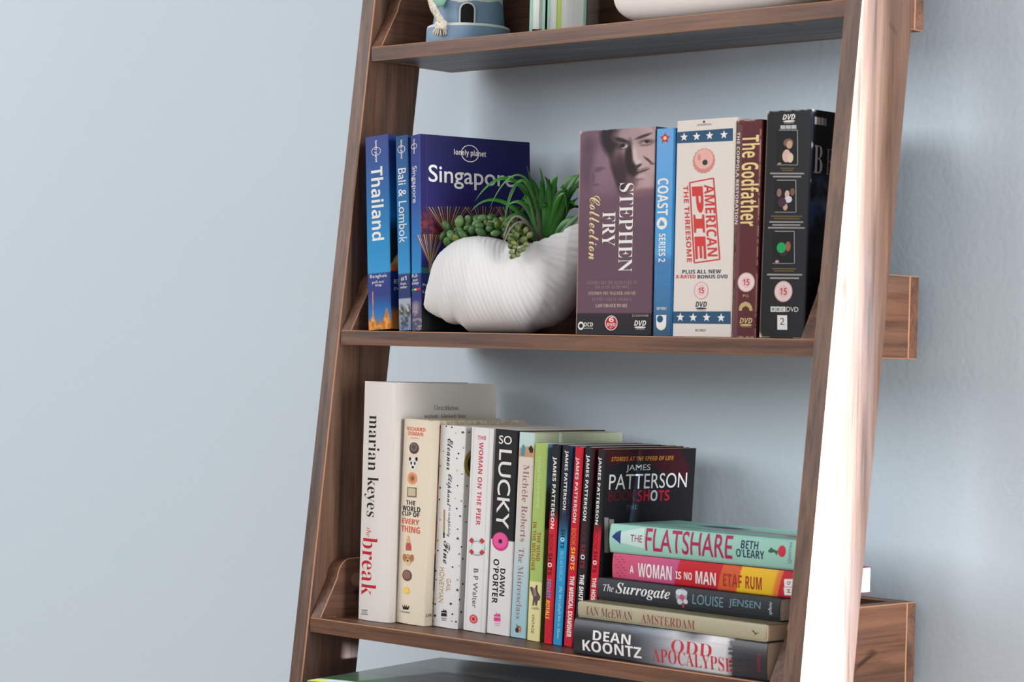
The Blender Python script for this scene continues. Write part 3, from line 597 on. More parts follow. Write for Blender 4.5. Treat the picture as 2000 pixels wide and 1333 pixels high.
  ('t','author_name','OSMAN','bold',(222,92,60),'h',0.1916,0.0614,0.7418,0.08),
  ('t','author_name','presents','sans',(222,92,60),'h',0.3123,0.0889,0.5913,0.0968),
  ('scal','picture',(85,68,65),0.444,0.1413,0.1758,0.0285),
  ('disc','picture',(130,112,108),0.4364,0.1361,0.1173,0.019),
  ('disc','picture',(95,78,74),0.4364,0.1361,0.0782,0.013),
  ('disc','picture',(225,222,220),0.4298,0.2119,0.148,0.0261),
  ('disc','picture',(235,233,230),0.427,0.2287,0.1155,0.0168),
  ('disc','picture',(40,38,40),0.3131,0.1956,0.042,0.0093),
  ('disc','picture',(40,38,40),0.5484,0.193,0.0451,0.0102),
  ('disc','picture',(60,58,58),0.3662,0.2156,0.0354,0.0084),
  ('disc','picture',(60,58,58),0.4948,0.2149,0.0353,0.0084),
  ('disc','picture',(50,48,48),0.4281,0.2342,0.0513,0.0067),
  ('disc','picture',(222,150,112),0.424,0.2889,0.1777,0.0295),
  ('disc','picture',(198,122,88),0.424,0.2889,0.1079,0.0181),
  ('disc','picture',(120,95,50),0.4336,0.2889,0.054,0.0098),
  ('poly','picture',(122,108,82),[(0.2477,0.3341),(0.5941,0.3319),(0.6032,0.3799),(0.2598,0.3822)]),
  ('poly','picture',(200,184,152),[(0.2867,0.3387),(0.5573,0.3369),(0.5645,0.3738),(0.2957,0.3756)]),
  ('t','title','THE','bold',(30,30,32),'h',0.2293,0.3979,0.5712,0.4195),
  ('t','title','WORLD','bold',(30,30,32),'h',0.0881,0.4253,0.7464,0.4506),
  ('t','title','CUP OF','bold',(30,30,32),'h',0.0893,0.4526,0.7292,0.475),
  ('t','title','EVERY','bold',(222,92,60),'h',0.0997,0.4873,0.7262,0.5131),
  ('t','title','THING','bold',(222,92,60),'h',0.0766,0.5233,0.7603,0.5543),
  ('poly','picture',(190,85,80),[(0.2887,0.6432),(0.4941,0.6415),(0.493,0.6207),(0.4514,0.6042),(0.3032,0.6055),(0.2833,0.6224)]),
  ('poly','picture',(214,170,120),[(0.3034,0.6063),(0.4516,0.6051),(0.4308,0.5896),(0.4027,0.5729),(0.3737,0.568),(0.3437,0.5733),(0.3202,0.5905)]),
  ('disc','picture',(200,150,100),0.3843,0.6837,0.1766,0.0237),
  ('disc','picture',(172,118,75),0.2467,0.6787,0.0681,0.0172),
  ('disc','picture',(172,118,75),0.529,0.6763,0.0679,0.0172),
  ('disc','picture',(222,188,150),0.3888,0.702,0.0948,0.0146),
  ('disc','picture',(60,45,40),0.3798,0.6931,0.0407,0.0045),
  ('disc','picture',(50,40,35),0.3151,0.6793,0.0204,0.0029),
  ('disc','picture',(50,40,35),0.4443,0.6782,0.0204,0.0029),
  ('disc','picture',(105,72,62),0.3737,0.7643,0.1773,0.0277),
  ('disc','picture',(140,102,88),0.3631,0.762,0.1339,0.0214),
  ('sun','picture',(235,195,90),0.3822,0.8385,0.1253,0.0185),
  ('disc','picture',(245,208,80),0.3822,0.8385,0.0791,0.0115),
  ('poly','publisher_mark',(30,30,32),[(0.2758,0.9323),(0.2367,0.9091),(0.3122,0.9226),(0.3243,0.9068),(0.3704,0.9213),(0.4056,0.906),(0.4225,0.9215),(0.5105,0.9087),(0.4765,0.9303)]),
  ('t','publisher_mark','CORONET','sans',(70,66,62),'h',0.1563,0.94,0.5504,0.9481),
 ],
 'wc_front': [
  ('t','blurb','CHR','bold',(30,30,32),'h',0.0278,0.9412,0.0844,0.9559),
 ],
 'eleanor_spine': [
  ('disc','pattern',(30,30,32),0.2676,0.0054,0.0285,0.0039),
  ('disc','pattern',(30,30,32),0.5059,0.0085,0.0315,0.0043),
  ('star','pattern',(30,30,32),0.9314,0.0291,0.0627,0.0086),
  ('disc','pattern',(196,160,112),0.6722,0.0355,0.0252,0.0034),
  ('disc','pattern',(30,30,32),1.0084,0.1053,0.0282,0.0038),
  ('disc','pattern',(30,30,32),0.8074,0.1352,0.0345,0.0047),
  ('disc','pattern',(30,30,32),0.7523,0.1601,0.0251,0.0034),
  ('star','pattern',(30,30,32),0.0531,0.2053,0.0411,0.0056),
  ('disc','pattern',(30,30,32),0.9639,0.2343,0.0219,0.003),
  ('disc','pattern',(30,30,32),0.8162,0.2937,0.0282,0.0038),
  ('star','pattern',(30,30,32),0.0975,0.3129,0.0631,0.0085),
  ('disc','pattern',(30,30,32),0.0785,0.3715,0.0347,0.0047),
  ('disc','pattern',(30,30,32),0.9865,0.3674,0.0281,0.0038),
  ('disc','pattern',(30,30,32),0.8204,0.4067,0.0312,0.0042),
  ('disc','pattern',(196,160,112),0.1904,0.13,0.0316,0.0043),
  ('disc','pattern',(196,160,112),0.7771,0.2191,0.0282,0.0038),
  ('disc','pattern',(196,160,112),1.0778,0.329,0.0249,0.0034),
  ('disc','pattern',(196,160,112),0.742,0.3571,0.025,0.0034),
  ('disc','pattern',(30,30,32),0.9535,0.4419,0.0323,0.0044),
  ('disc','pattern',(196,160,112),0.1573,0.4716,0.0362,0.0049),
  ('disc','pattern',(30,30,32),0.8841,0.5073,0.0251,0.0034),
  ('star','pattern',(30,30,32),0.8985,0.5532,0.0609,0.0083),
  ('disc','pattern',(30,30,32),0.1093,0.6256,0.0325,0.0044),
  ('disc','pattern',(196,160,112),0.0751,0.5761,0.0507,0.0068),
  ('disc','pattern',(30,30,32),0.9761,0.629,0.0286,0.0039),
  ('disc','pattern',(30,30,32),0.746,0.6963,0.0322,0.0044),
  ('star','pattern',(30,30,32),0.041,0.7275,0.0506,0.0068),
  ('disc','pattern',(30,30,32),0.0767,0.7701,0.0253,0.0034),
  ('disc','pattern',(196,160,112),0.9446,0.7572,0.0286,0.0039),
  ('star','pattern',(30,30,32),0.9602,0.8067,0.0642,0.0087),
  ('disc','pattern',(30,30,32),0.7319,0.8785,0.0429,0.0058),
  ('disc','pattern',(30,30,32),0.0699,0.893,0.0324,0.0044),
  ('disc','pattern',(30,30,32),0.8086,0.928,0.0321,0.0043),
  ('disc','pattern',(30,30,32),0.0883,0.9492,0.0468,0.0063),
  ('disc','pattern',(30,30,32),0.7947,0.9633,0.0214,0.0029),
  ('disc','pattern',(30,30,32),0.9487,0.9636,0.0285,0.0038),
  ('disc','pattern',(196,160,112),1.0016,0.6874,0.0357,0.0048),
  ('t','title','Eleanor','script',(30,30,32),'down',0.3501,0.0657,0.58,0.2213),
  ('t','title','Oliphant','script',(30,30,32),'down',0.3629,0.2411,0.5954,0.4018),
  ('t','title','is completely','script',(30,30,32),'down',0.4599,0.4067,0.6061,0.5505),
  ('t','title','Fine','script',(30,30,32),'down',0.3534,0.5722,0.616,0.6848),
  ('poly','picture',(178,140,100),[(0.2936,0.419),(0.3565,0.4184),(0.3736,0.5369),(0.3108,0.5375)]),
  ('poly','picture',(60,50,45),[(0.3092,0.5324),(0.3803,0.5317),(0.3802,0.5574),(0.3175,0.558)]),
  ('t','author_name','GAIL','sans',(196,160,112),'down',0.5237,0.7566,0.703,0.8203),
  ('t','author_name','HONEYMAN','sans',(196,160,112),'down',0.2185,0.7057,0.4271,0.8799),
  ('poly','publisher_mark',(30,30,32),[(0.3639,0.931),(0.5862,0.9283),(0.5912,0.9439),(0.369,0.9467)]),
  ('poly','publisher_mark',(30,30,32),[(0.363,0.928),(0.3711,0.9186),(0.4273,0.9198),(0.4415,0.9084),(0.4762,0.9192),(0.5252,0.9118),(0.5828,0.9179),(0.5852,0.9253)]),
  ('poly','publisher_mark',(140,138,136),[(0.3697,0.9534),(0.584,0.9507),(0.5855,0.9553),(0.3712,0.958)]),
  ('poly','publisher_mark',(140,138,136),[(0.3913,0.9623),(0.5683,0.9601),(0.5698,0.9647),(0.3928,0.9669)]),
 ],
 'eleanor_front': [
  ('disc','sticker',(150,128,60),0.1071,0.1846,0.0932,0.0681),
  ('disc','sticker',(35,32,30),0.1192,0.1846,0.0666,0.0487),
  ('disc','pattern',(30,30,32),0.0574,0.0283,0.0072,0.0041),
  ('disc','pattern',(30,30,32),0.0549,0.2934,0.0072,0.004),
  ('disc','pattern',(30,30,32),0.0443,0.3952,0.0072,0.004),
  ('disc','pattern',(30,30,32),0.0604,0.4713,0.0072,0.004),
  ('disc','pattern',(30,30,32),0.0199,0.5933,0.008,0.0049),
  ('disc','pattern',(30,30,32),0.0386,0.653,0.008,0.0049),
  ('disc','pattern',(30,30,32),0.0498,0.7771,0.008,0.0049),
  ('disc','pattern',(30,30,32),0.0223,0.8543,0.0079,0.0048),
  ('disc','pattern',(30,30,32),0.0445,0.9158,0.0079,0.0048),
 ],
 'pier_spine': [
  ('poly','pattern',(188,186,184),[(0.1669,0.0076),(0.1809,0.0075),(0.1842,0.0157),(0.1703,0.0158)]),
  ('t','title','THE','bold',(205,62,78),'h',0.313,0.0396,0.7046,0.0588),
  ('t','title','WOMAN ON THE PIER','bold',(205,62,78),'down',0.3995,0.0713,0.5992,0.4781),
  ('ring','picture',(150,160,162),0.494,0.5875,0.3693,0.0417,0.3542),
  ('ring','picture',(206,222,222),0.4765,0.5825,0.3541,0.04,0.3261),
  ('poly','picture',(190,62,70),[(0.6059,0.6104),(0.7293,0.625),(0.8636,0.6071),(0.7269,0.5943)]),
  ('poly','picture',(190,62,70),[(0.2517,0.5984),(0.1249,0.6136),(0.2737,0.629),(0.3854,0.6124)]),
  ('poly','picture',(190,62,70),[(0.3625,0.556),(0.2373,0.5412),(0.1019,0.5593),(0.2409,0.5722)]),
  ('poly','picture',(190,62,70),[(0.717,0.5681),(0.8436,0.553),(0.696,0.5374),(0.584,0.5541)]),
  ('t','author_name','B P Walter','sans',(70,70,74),'down',0.3956,0.6925,0.6041,0.8855),
  ('sun','publisher_mark',(205,70,75),0.4833,0.9402,0.21,0.0247),
  ('disc','publisher_mark',(232,150,140),0.4833,0.9402,0.1275,0.0148),
  ('disc','publisher_mark',(200,40,55),0.4833,0.9402,0.075,0.0091),
 ],
 'lucky_spine': [
  ('t','title','SO','sans2',(232,228,222),'h',0.1727,0.0304,0.7376,0.0717),
  ('t','title','LUCKY','sans2',(232,228,222),'down',0.2001,0.0985,0.7663,0.4826),
  ('disc','picture',(205,60,125),0.4297,0.5469,0.3596,0.0457),
  ('disc','picture',(232,90,155),0.4203,0.543,0.3049,0.0375),
  ('disc','picture',(70,30,45),0.4292,0.5456,0.086,0.0109),
  ('t','author_name','DAWN','bold',(30,30,32),'down',0.4832,0.6766,0.7056,0.8101),
  ('t','author_name',"O'PORTER",'bold',(30,30,32),'down',0.1649,0.6349,0.4153,0.8509),
  ('poly','publisher_mark',(225,70,140),[(0.2918,0.9193),(0.5808,0.9159),(0.5887,0.9353),(0.2998,0.9387)]),
  ('poly','publisher_mark',(225,70,140),[(0.2903,0.9156),(0.3001,0.904),(0.3733,0.9054),(0.3908,0.8913),(0.4369,0.9047),(0.5,0.8956),(0.5755,0.903),(0.5793,0.9123)]),
  ('poly','publisher_mark',(230,160,190),[(0.3216,0.9452),(0.5803,0.9421),(0.5822,0.9469),(0.3236,0.95)]),
  ('poly','publisher_mark',(230,160,190),[(0.3481,0.9545),(0.5617,0.952),(0.5637,0.9567),(0.35,0.9593)]),
 ],
 'mistress_spine': [
  ('poly','picture',(205,150,120),[(0.0171,0.1195),(1.0362,0.1171),(1.0357,0.0733),(0.7978,0.0636),(0.0366,0.0768)]),
  ('poly','picture',(70,150,165),[(0.1447,0.114),(0.4012,0.1153),(0.4375,0.0799),(0.3701,0.062),(0.2267,0.0608),(0.1652,0.0818)]),
  ('poly','picture',(45,40,42),[(0.6344,0.0762),(0.8123,0.0589),(0.9478,0.0785),(0.945,0.0945),(0.7601,0.0981)]),
  ('t','author_name','Michèle Roberts','serif',(160,112,118),'down',0.3452,0.1571,0.7389,0.5316),
  ('t','title','The Mistressclass','serif',(160,112,118),'down',0.2927,0.5643,0.6421,0.9098),
  ('disc','publisher_mark',(205,120,90),0.5121,0.9589,0.1893,0.0165),
  ('disc','publisher_mark',(60,45,45),0.4199,0.9638,0.1157,0.0125),
  ('poly','publisher_mark',(70,110,75),[(0.3211,0.9331),(0.4866,0.9433),(0.6983,0.9431),(0.5441,0.9507),(0.4113,0.95)]),
 ],
 'willows_spine': [
  ('t','author_name','KENNETH GRAHAME','sans',(205,218,165),'down',0.2798,0.068,0.5345,0.3287),
  ('t','title','THE WIND','bold',(165,85,45),'down',0.464,0.4497,0.7507,0.596),
  ('t','title','IN THE WILLOWS','bold',(165,85,45),'down',0.093,0.3988,0.3803,0.6446),
  ('poly','picture',(95,80,78),[(0.3212,0.8226),(0.3606,0.7806),(0.0577,0.7345),(0.1889,0.7272),(0.4476,0.7379),(0.5883,0.7136),(0.6667,0.7194),(0.6758,0.7447),(0.9293,0.7722),(0.8601,0.7915),(0.7407,0.7945),(0.6893,0.8198),(0.5555,0.8208),(0.4858,0.7964),(0.4551,0.8216)]),
  ('poly','picture',(150,125,118),[(0.2961,0.7348),(0.5368,0.7394),(0.6243,0.7703),(0.4251,0.776)]),
  ('poly','picture',(170,165,135),[(0.1957,0.836),(0.76,0.8255),(0.9157,0.8387),(0.6694,0.8414),(0.3671,0.8409)]),
  ('t','publisher_mark','VINTAGE','sans',(60,60,50),'down',0.3234,0.8654,0.5222,0.9623),
 ],
 'jp1_spine': [
  ('t','author_name','JAMES PATTERSON','bold',(232,230,228),'down',0.1163,0.0621,0.6299,0.4227),
  ('t','series_name','BOOK','sans',(130,20,35),'down',0.0967,0.4519,0.6055,0.5384),
  ('t','series_name','SH','bold',(60,20,28),'down',0.0943,0.545,0.5948,0.5923),
  ('t','series_name','O','bold',(232,230,228),'down',0.0931,0.5936,0.5895,0.6158),
  ('t','series_name','TS','bold',(60,20,28),'down',0.0921,0.617,0.5848,0.6563),
  ('t','title','PRIVATE','bold',(110,140,195),'down',0.0577,0.6778,0.6033,0.7719),
  ('t','title','ROYALS','boldit',(235,195,70),'down',0.0756,0.7821,0.5666,0.8777),
 ],
 'jp2_spine': [
  ('t','author_name','JAMES PATTERSON','bold',(232,230,228),'down',0.2874,0.0259,0.7283,0.3227),
  ('t','series_name','BOOK','sans',(40,80,120),'down',0.2978,0.3288,0.7507,0.4133),
  ('t','series_name','SH','bold',(25,30,45),'down',0.3049,0.419,0.755,0.4597),
  ('t','series_name','O','bold',(232,230,228),'down',0.3081,0.4608,0.757,0.4801),
  ('t','series_name','TS','bold',(25,30,45),'down',0.311,0.4811,0.7587,0.5157),
  ('t','title','McLAUGHLIN','italic',(150,205,230),'down',0.3511,0.525,0.7365,0.6832),
  ('t','title','The McCullagh Inn in Maine','italic',(200,228,240),'down',0.3561,0.7057,0.7709,0.9706),
 ],
 'jp3_spine': [
  ('t','author_name','JAMES PATTERSON','bold',(232,230,228),'down',0.1392,0.0541,0.6087,0.3808),
  ('t','series_name','BOOK','sans',(235,130,40),'down',0.2074,0.4087,0.6943,0.4967),
  ('t','series_name','SH','bold',(240,195,60),'down',0.2321,0.5024,0.7179,0.5504),
  ('t','series_name','O','bold',(232,230,228),'down',0.2445,0.5517,0.7296,0.5745),
  ('t','series_name','TS','bold',(240,195,60),'down',0.2556,0.5758,0.7402,0.6168),
  ('t','title','THE MEDICAL EXAMINER','black',(232,230,228),'down',0.2931,0.6469,0.8371,0.9538),
 ],
 'jp4_spine': [
  ('t','author_name','JAMES PATTERSON','bold',(232,230,228),'down',0.151,0.0396,0.6356,0.3657),
  ('t','series_name','BOOK','sans',(110,25,35),'down',0.215,0.3861,0.7181,0.4754),
  ('t','series_name','SH','bold',(150,30,40),'down',0.2405,0.4828,0.7424,0.5332),
  ('t','series_name','O','bold',(232,230,228),'down',0.2532,0.5345,0.7544,0.5584),
  ('t','series_name','TS','bold',(150,30,40),'down',0.2646,0.5597,0.7654,0.6027),
  ('t','title','THE SHUT-IN','black',(232,230,228),'down',0.2771,0.6323,0.8408,0.8025),
 ],
 'jp5_spine': [
  ('t','author_name','JAMES PATTERSON','bold',(232,230,228),'down',0.0713,0.0415,0.5675,0.3765),
  ('t','series_name','BOOK','sans',(140,15,30),'down',0.159,0.4002,0.6697,0.5027),
  ('t','series_name','SH','bold',(95,15,25),'down',0.1914,0.5076,0.6994,0.5532),
  ('t','series_name','O','bold',(232,230,228),'down',0.2057,0.5544,0.7125,0.576),
  ('t','series_name','TS','bold',(95,15,25),'down',0.2186,0.5773,0.7244,0.616),
  ('t','title','THE HOSTAGE','black',(232,230,228),'down',0.2412,0.6402,0.8078,0.8206),
 ],
 'jp5_front': [
  ('poly','pattern',(62,18,26),[(-0.0014,-0.0008),(0.8073,0.0004),(0.9237,0.0891),(0.9237,0.16),(0.6357,0.1243),(0.4563,0.0574),(0.0274,0.0784)]),
  ('t','blurb','STORIES AT THE SPEED OF LIFE','boldit',(205,135,45),'h',0.0659,0.0374,0.7514,0.0592),
  ('t','author_name','JAMES','sans',(232,230,228),'h',0.232,0.0783,0.4965,0.1169),
  ('t','author_name','PATTERSON','sans',(232,230,228),'h',0.0573,0.1248,0.9157,0.2014),
  ('t','series_name','BOOK','sans',(105,22,32),'h',0.0586,0.2045,0.3513,0.2599),
  ('t','series_name','SH','bold',(185,25,45),'h',0.3724,0.2072,0.505,0.2658),
  ('t','series_name','O','bold',(205,205,205),'h',0.5151,0.2104,0.5929,0.2656),
  ('t','series_name','TS','bold',(185,25,45),'h',0.6033,0.2119,0.7275,0.2669),
  ('t','title','THE','bold',(70,85,100),'h',0.2538,0.2812,0.3796,0.3048),
  ('poly','picture',(150,150,145),[(0.0284,0.338),(0.0723,0.34),(0.0962,0.5165),(0.0514,0.5134)]),
  ('poly','picture',(165,160,150),[(0.0827,0.3472),(0.1326,0.3496),(0.1561,0.5165),(0.1052,0.513)]),
 ],
 'flat_spine': [
  ('poly','picture',(196,222,216),[(0.7473,0.0597),(0.9794,0.1919),(0.2444,0.1999),(0.3702,0.0636)]),
  ('poly','picture',(40,55,125),[(0.5564,0.0139),(0.7333,0.0392),(0.8067,0.0635),(0.3261,0.064),(0.4355,0.0405)]),
  ('t','title','THE','sans2',(150,55,95),'down',0.445,0.1192,0.6921,0.1859),
  ('t','title','FLATSHARE','sans2',(178,40,92),'down',0.1761,0.2027,0.9696,0.6724),
  ('t','author_name','BETH','bold',(45,62,92),'down',0.5749,0.7171,0.848,0.8059),
  ('t','author_name',"O'LEARY",'bold',(45,62,92),'down',0.2804,0.6936,0.5541,0.8386),
  ('disc','picture',(205,52,70),0.6042,0.928,0.1899,0.0199),
  ('poly','picture',(60,105,75),[(0.5546,0.8571),(0.6964,0.8713),(0.6216,0.8916),(0.6084,0.9077),(0.4555,0.9048),(0.5498,0.8894),(0.512,0.8707)]),
  ('t','publisher_mark','Quercus','serif',(100,140,140),'h',0.2287,0.9573,0.9193,0.9781),
 ],
 'woman_spine': [
  ('t','title','A','bold',(232,230,228),'down',0.2772,0.1017,0.5751,0.1235),
  ('t','title','WOMAN','bold',(232,230,228),'down',0.1602,0.1471,0.7175,0.3376),
  ('t','title','IS','bold',(232,230,228),'down',0.247,0.3596,0.5452,0.3908),
  ('t','title','NO','bold',(232,230,228),'down',0.2581,0.4067,0.5553,0.4501),
  ('t','title','MAN','bold',(232,230,228),'down',0.1522,0.4696,0.6442,0.5796),
  ('t','author_name','ETAF','bold',(165,55,40),'down',0.1757,0.6185,0.663,0.7173),
  ('t','author_name','RUM','bold',(165,55,40),'down',0.1737,0.737,0.6572,0.8218),
  ('poly','publisher_mark',(232,230,228),[(0.6933,0.9367),(0.7318,0.9827),(0.4458,0.9857),(0.4063,0.9397)]),
  ('poly','publisher_mark',(232,230,228),[(0.3814,0.9356),(0.4221,0.9831),(0.1257,0.9863),(0.084,0.9388)]),
  ('t','publisher_mark','Q','bold',(120,45,60),'h',0.501,0.9527,0.6283,0.9714),
  ('t','publisher_mark','H','bold',(120,45,60),'h',0.2009,0.953,0.3282,0.9702),
  ('disc','pattern',(165,50,85),0.858,0.0142,0.017,0.0074),
  ('disc','pattern',(165,50,85),0.1204,0.0413,0.0169,0.0073),
  ('disc','pattern',(165,50,85),0.2423,0.0579,0.0169,0.0073),
  ('disc','pattern',(165,50,85),0.364,0.0745,0.0169,0.0073),
  ('disc','pattern',(165,50,85),0.4397,0.0341,0.017,0.0073),
  ('disc','pattern',(165,50,85),0.5613,0.0508,0.0169,0.0073),
  ('disc','pattern',(165,50,85),0.6828,0.0674,0.0169,0.0073),
  ('disc','pattern',(165,50,85),0.7594,0.027,0.017,0.0074),
  ('disc','pattern',(165,50,85),0.8808,0.0436,0.017,0.0073),
  ('disc','pattern',(165,50,85),0.1446,0.0706,0.0169,0.0073),
  ('disc','pattern',(165,50,85),0.2196,0.0302,0.0169,0.0073),
  ('disc','pattern',(165,50,85),0.3416,0.0469,0.0169,0.0073),
  ('disc','pattern',(165,50,85),0.4632,0.0635,0.0169,0.0073),
  ('disc','pattern',(165,50,85),0.5392,0.023,0.017,0.0074),
  ('disc','pattern',(165,50,85),0.6609,0.0397,0.017,0.0073),
  ('disc','pattern',(165,50,85),0.7823,0.0563,0.0169,0.0073),
 ],
 'surrogate_spine': [
  ('t','title','The','italic',(232,230,228),'down',0.421,0.0335,0.7516,0.0956),
  ('t','title','Surrogate','bolditserif',(232,230,228),'down',0.249,0.1065,0.89,0.4156),
  ('disc','picture',(150,160,172),0.6204,0.4792,0.3229,0.0312),
  ('disc','picture',(205,205,212),0.7698,0.4633,0.1428,0.0173),
  ('disc','picture',(190,195,205),0.7662,0.4915,0.1292,0.0187),
  ('disc','picture',(185,80,100),0.5447,0.4828,0.1547,0.014),
  ('disc','picture',(195,200,208),0.3453,0.4704,0.1288,0.0141),
  ('disc','picture',(170,70,90),0.2006,0.4886,0.1281,0.0062),
  ('disc','picture',(205,205,212),0.3818,0.503,0.1154,0.0124),
  ('t','author_name','LOUISE','sans',(112,148,162),'down',0.3175,0.5408,0.771,0.707),
  ('t','author_name','JENSEN','sans',(112,148,162),'down',0.3545,0.7369,0.769,0.9031),
  ('t','publisher_mark','sphere','italic',(232,230,228),'h',0.2457,0.9435,0.8172,0.9655),
 ],
 'amsterdam_spine': [
  ('t','author_name','IAN McEWAN','serif',(128,78,68),'down',0.205,0.0478,0.7547,0.306),
  ('t','title','AMSTERDAM','serif',(140,72,66),'down',0.1665,0.3531,0.7205,0.6403),
  ('poly','publisher_mark',(60,52,50),[(0.5716,0.9332),(0.6006,0.9406),(0.4538,0.9532),(0.5165,0.9711),(0.4084,0.9561),(0.2653,0.94),(0.3996,0.9508)]),
 ],
 'koontz_spine': [
  ('t','author_name','DEAN','bold',(232,230,228),'down',0.4635,0.1088,0.7334,0.3121),
  ('t','author_name','KOONTZ','bold',(232,230,228),'down',0.1295,0.0516,0.4353,0.3701),
  ('t','title','ODD','serif',(190,50,60),'down',0.4304,0.5258,0.7694,0.7319),
  ('t','title','APOCALYPSE','serif',(190,50,60),'down',0.0982,0.4265,0.4719,0.8375),
  ('t','publisher_mark','HARPER','sans',(150,40,50),'h',0.2388,0.9569,0.7028,0.9735),
 ],
}
# ------------------------------------------------------------------ books and boxes
def book_cover(parent, name, w, h, d, spine_art, front_art, back_col, th=.0005, bulge=0.0, res=.0012, mat=None, closed=False, edge_r=.0008):
    """folded cover: back board, spine, front board (and a rear wall plus lids when it is a box)"""
    P = []                                                       # x, y, face, u
    P += [(0, d, 'back', 1), (0, d*.5, 'back', .5), (0, bulge+edge_r, 'back', 0)]
    n = max(6, int(w/res))
    for k in range(n+1):
        u = k/n; x = u*w
        y = bulge*(2*u-1)**2
        e = min(x, w-x)
        if e < edge_r: y += edge_r*(1-math.sqrt(max(0, 1-(1-e/edge_r)**2)))*.6
        P.append((x, y, 'spine', u))
    n = max(3, int(d/(res if front_art else .03)))
    for k in range(n+1):
        u = k/n; P.append((w, bulge+edge_r+u*(d-bulge-edge_r), 'front', u))
    if closed: P += [(w*.5, d, 'back', 1)]
    nz = max(4, int(h/(res if spine_art else .03)))
    X = np.array([p[0] for p in P]); Y = np.array([p[1] for p in P]); U = np.array([p[3] for p in P]); Fc = np.array([p[2] for p in P])
    V = np.linspace(0, 1, nz+1); npth = len(P)
    VV, UU = np.meshgrid(V, U, indexing='ij')
    col = np.empty((nz+1, npth, 3))
    for fc, art in (('back', None), ('spine', spine_art), ('front', front_art)):
        ix = np.where(Fc == fc)[0]
        if not len(ix): continue
        a = art or solid(back_col)
        col[:, ix] = a(UU[:, ix], VV[:, ix])
    verts = np.stack([np.broadcast_to(X, VV.shape), np.broadcast_to(Y, VV.shape), (1-VV)*h], -1).reshape(-1, 3)
    lim = npth if closed else npth-1
    faces = [(j*npth+k, (j+1)*npth+k, (j+1)*npth+(k+1) % npth, j*npth+(k+1) % npth) for j in range(nz) for k in range(lim)]
    cl = srgb(np.clip(col.reshape(-1, 3)*.945, 0, 255))
    if closed:
        faces.append(tuple(range(npth))); faces.append(tuple(range(nz*npth+npth-1, nz*npth-1, -1)))
    o = mesh_obj(name, verts, faces, mat or CARD, parent)
    at = o.data.color_attributes.new('print', 'FLOAT_COLOR', 'POINT')
    at.data.foreach_set('color', np.concatenate([cl, np.ones((len(cl), 1))], 1).astype(np.float32).ravel())
    if not closed:
        s = o.modifiers.new('thickness', 'SOLIDIFY'); s.thickness = th; s.offset = -1
    return o

def print_faces(cover, w, h, d, bulge, keys, rough=.6):
    """lettering and pictures as thin ink layers on a cover, one mesh for each part"""
    parts = {}
    for face, key in keys:
        for part, shapes in art_shapes(ART[key]).items(): parts.setdefault(part, []).append((face, shapes))
    order = 0
    for part, lst in parts.items():
        mb = MB(); mats = []; cidx = {}
        for face, shapes in lst:
            for uv, f, col in shapes:
                order += 1
                e = .0001 + .000004*order
                if col not in cidx: cidx[col] = len(mats); mats.append(ink(col, rough))
                u, v = uv[:, 0], uv[:, 1]
                if face == 'spine': p = np.stack([u*w, np.full_like(u, -e), (1-v)*h], 1)
                else: p = np.stack([np.full_like(u, w+e), u*d, (1-v)*h], 1)
                mb.add(p, f, cidx[col])
        o = mb.build(part, mats, cover)
        if bulge and any(f_ == 'spine' for f_, _ in lst):          # let the ink follow the rounded spine
            bm = bmesh.new(); bm.from_mesh(o.data)
            for q in range(1, 12):
                bmesh.ops.bisect_plane(bm, geom=bm.verts[:]+bm.edges[:]+bm.faces[:], plane_co=(w*q/12, 0, 0), plane_no=(1, 0, 0))
            for vt_ in bm.verts:
                if vt_.co.x <= w and vt_.co.y < 0: vt_.co.y += bulge*(2*vt_.co.x/w-1)**2
            bm.to_mesh(o.data); bm.free()

def book(name, label, cat, w, h, d, loc, rot, keys, spine_art, front_art=None, back=(60, 60, 65), kind='paper', bulge=0.0, res=.0012,
         pages=None, mat=None, group=None, front_print=True, cover_name=None):
    t = thing(name, label, cat, loc, rot, group)
    if kind == 'box':
        c = book_cover(t, cover_name or 'slipcase', w, h, d, spine_art, front_art, back, bulge=0, res=res, mat=mat, closed=True)
    elif kind == 'hard':
        c = book_cover(t, cover_name or 'dust_jacket', w, h, d, spine_art, front_art, back, th=.0026, bulge=bulge, res=res, mat=mat)
        MB().box((.0027, bulge+.003, .003), (w-.0027, d-.004, h-.003)).build('page_block', pages or PAPER, t)
    else:
        c = book_cover(t, cover_name or 'cover', w, h, d, spine_art, front_art, back, th=.0005, bulge=bulge, res=res, mat=mat)
        MB().box((.0006, bulge+.0012, .0004), (w-.0006, d-.0006, h-.0004)).build('page_block', pages or PAPER, t)
    print_faces(c, w, h, d, bulge if kind != 'box' else 0, keys)
    return t
Z2, Z3 = .0297, -.2609
def stand(x, y, z, w, lean=0.0, yaw=0.0):
    """place of an upright book: its lower left spine corner, lifted so that it stands on its lower edge"""
    return (x, y, z + (w*math.sin(lean) if lean > 0 else 0) + .0004), (0, lean, yaw)
def lie(x, y, z, L, yaw=0.0):
    return (x+L*math.cos(yaw), y+L*math.sin(yaw), z), (0, -math.pi/2, yaw)

# ------------------------------------------------------------------ the room
wall_mat = pbr('pale_blue_wall_paint', (190, 202, 211), .75, bump=.25, bscale=160)
floor_mat = wood('floor_boards', 0, (120, 96, 76), (158, 130, 104), (180, 152, 124), grey=.15)
set_props(MB().box((-3.2, 0.0, -1.0), (2.75, .12, 1.75)).build('wall_back', wall_mat), kind='structure')
set_props(MB().box((-3.2, -4.2, -1.05), (2.75, .12, -1.0)).build('floor', floor_mat), kind='structure')
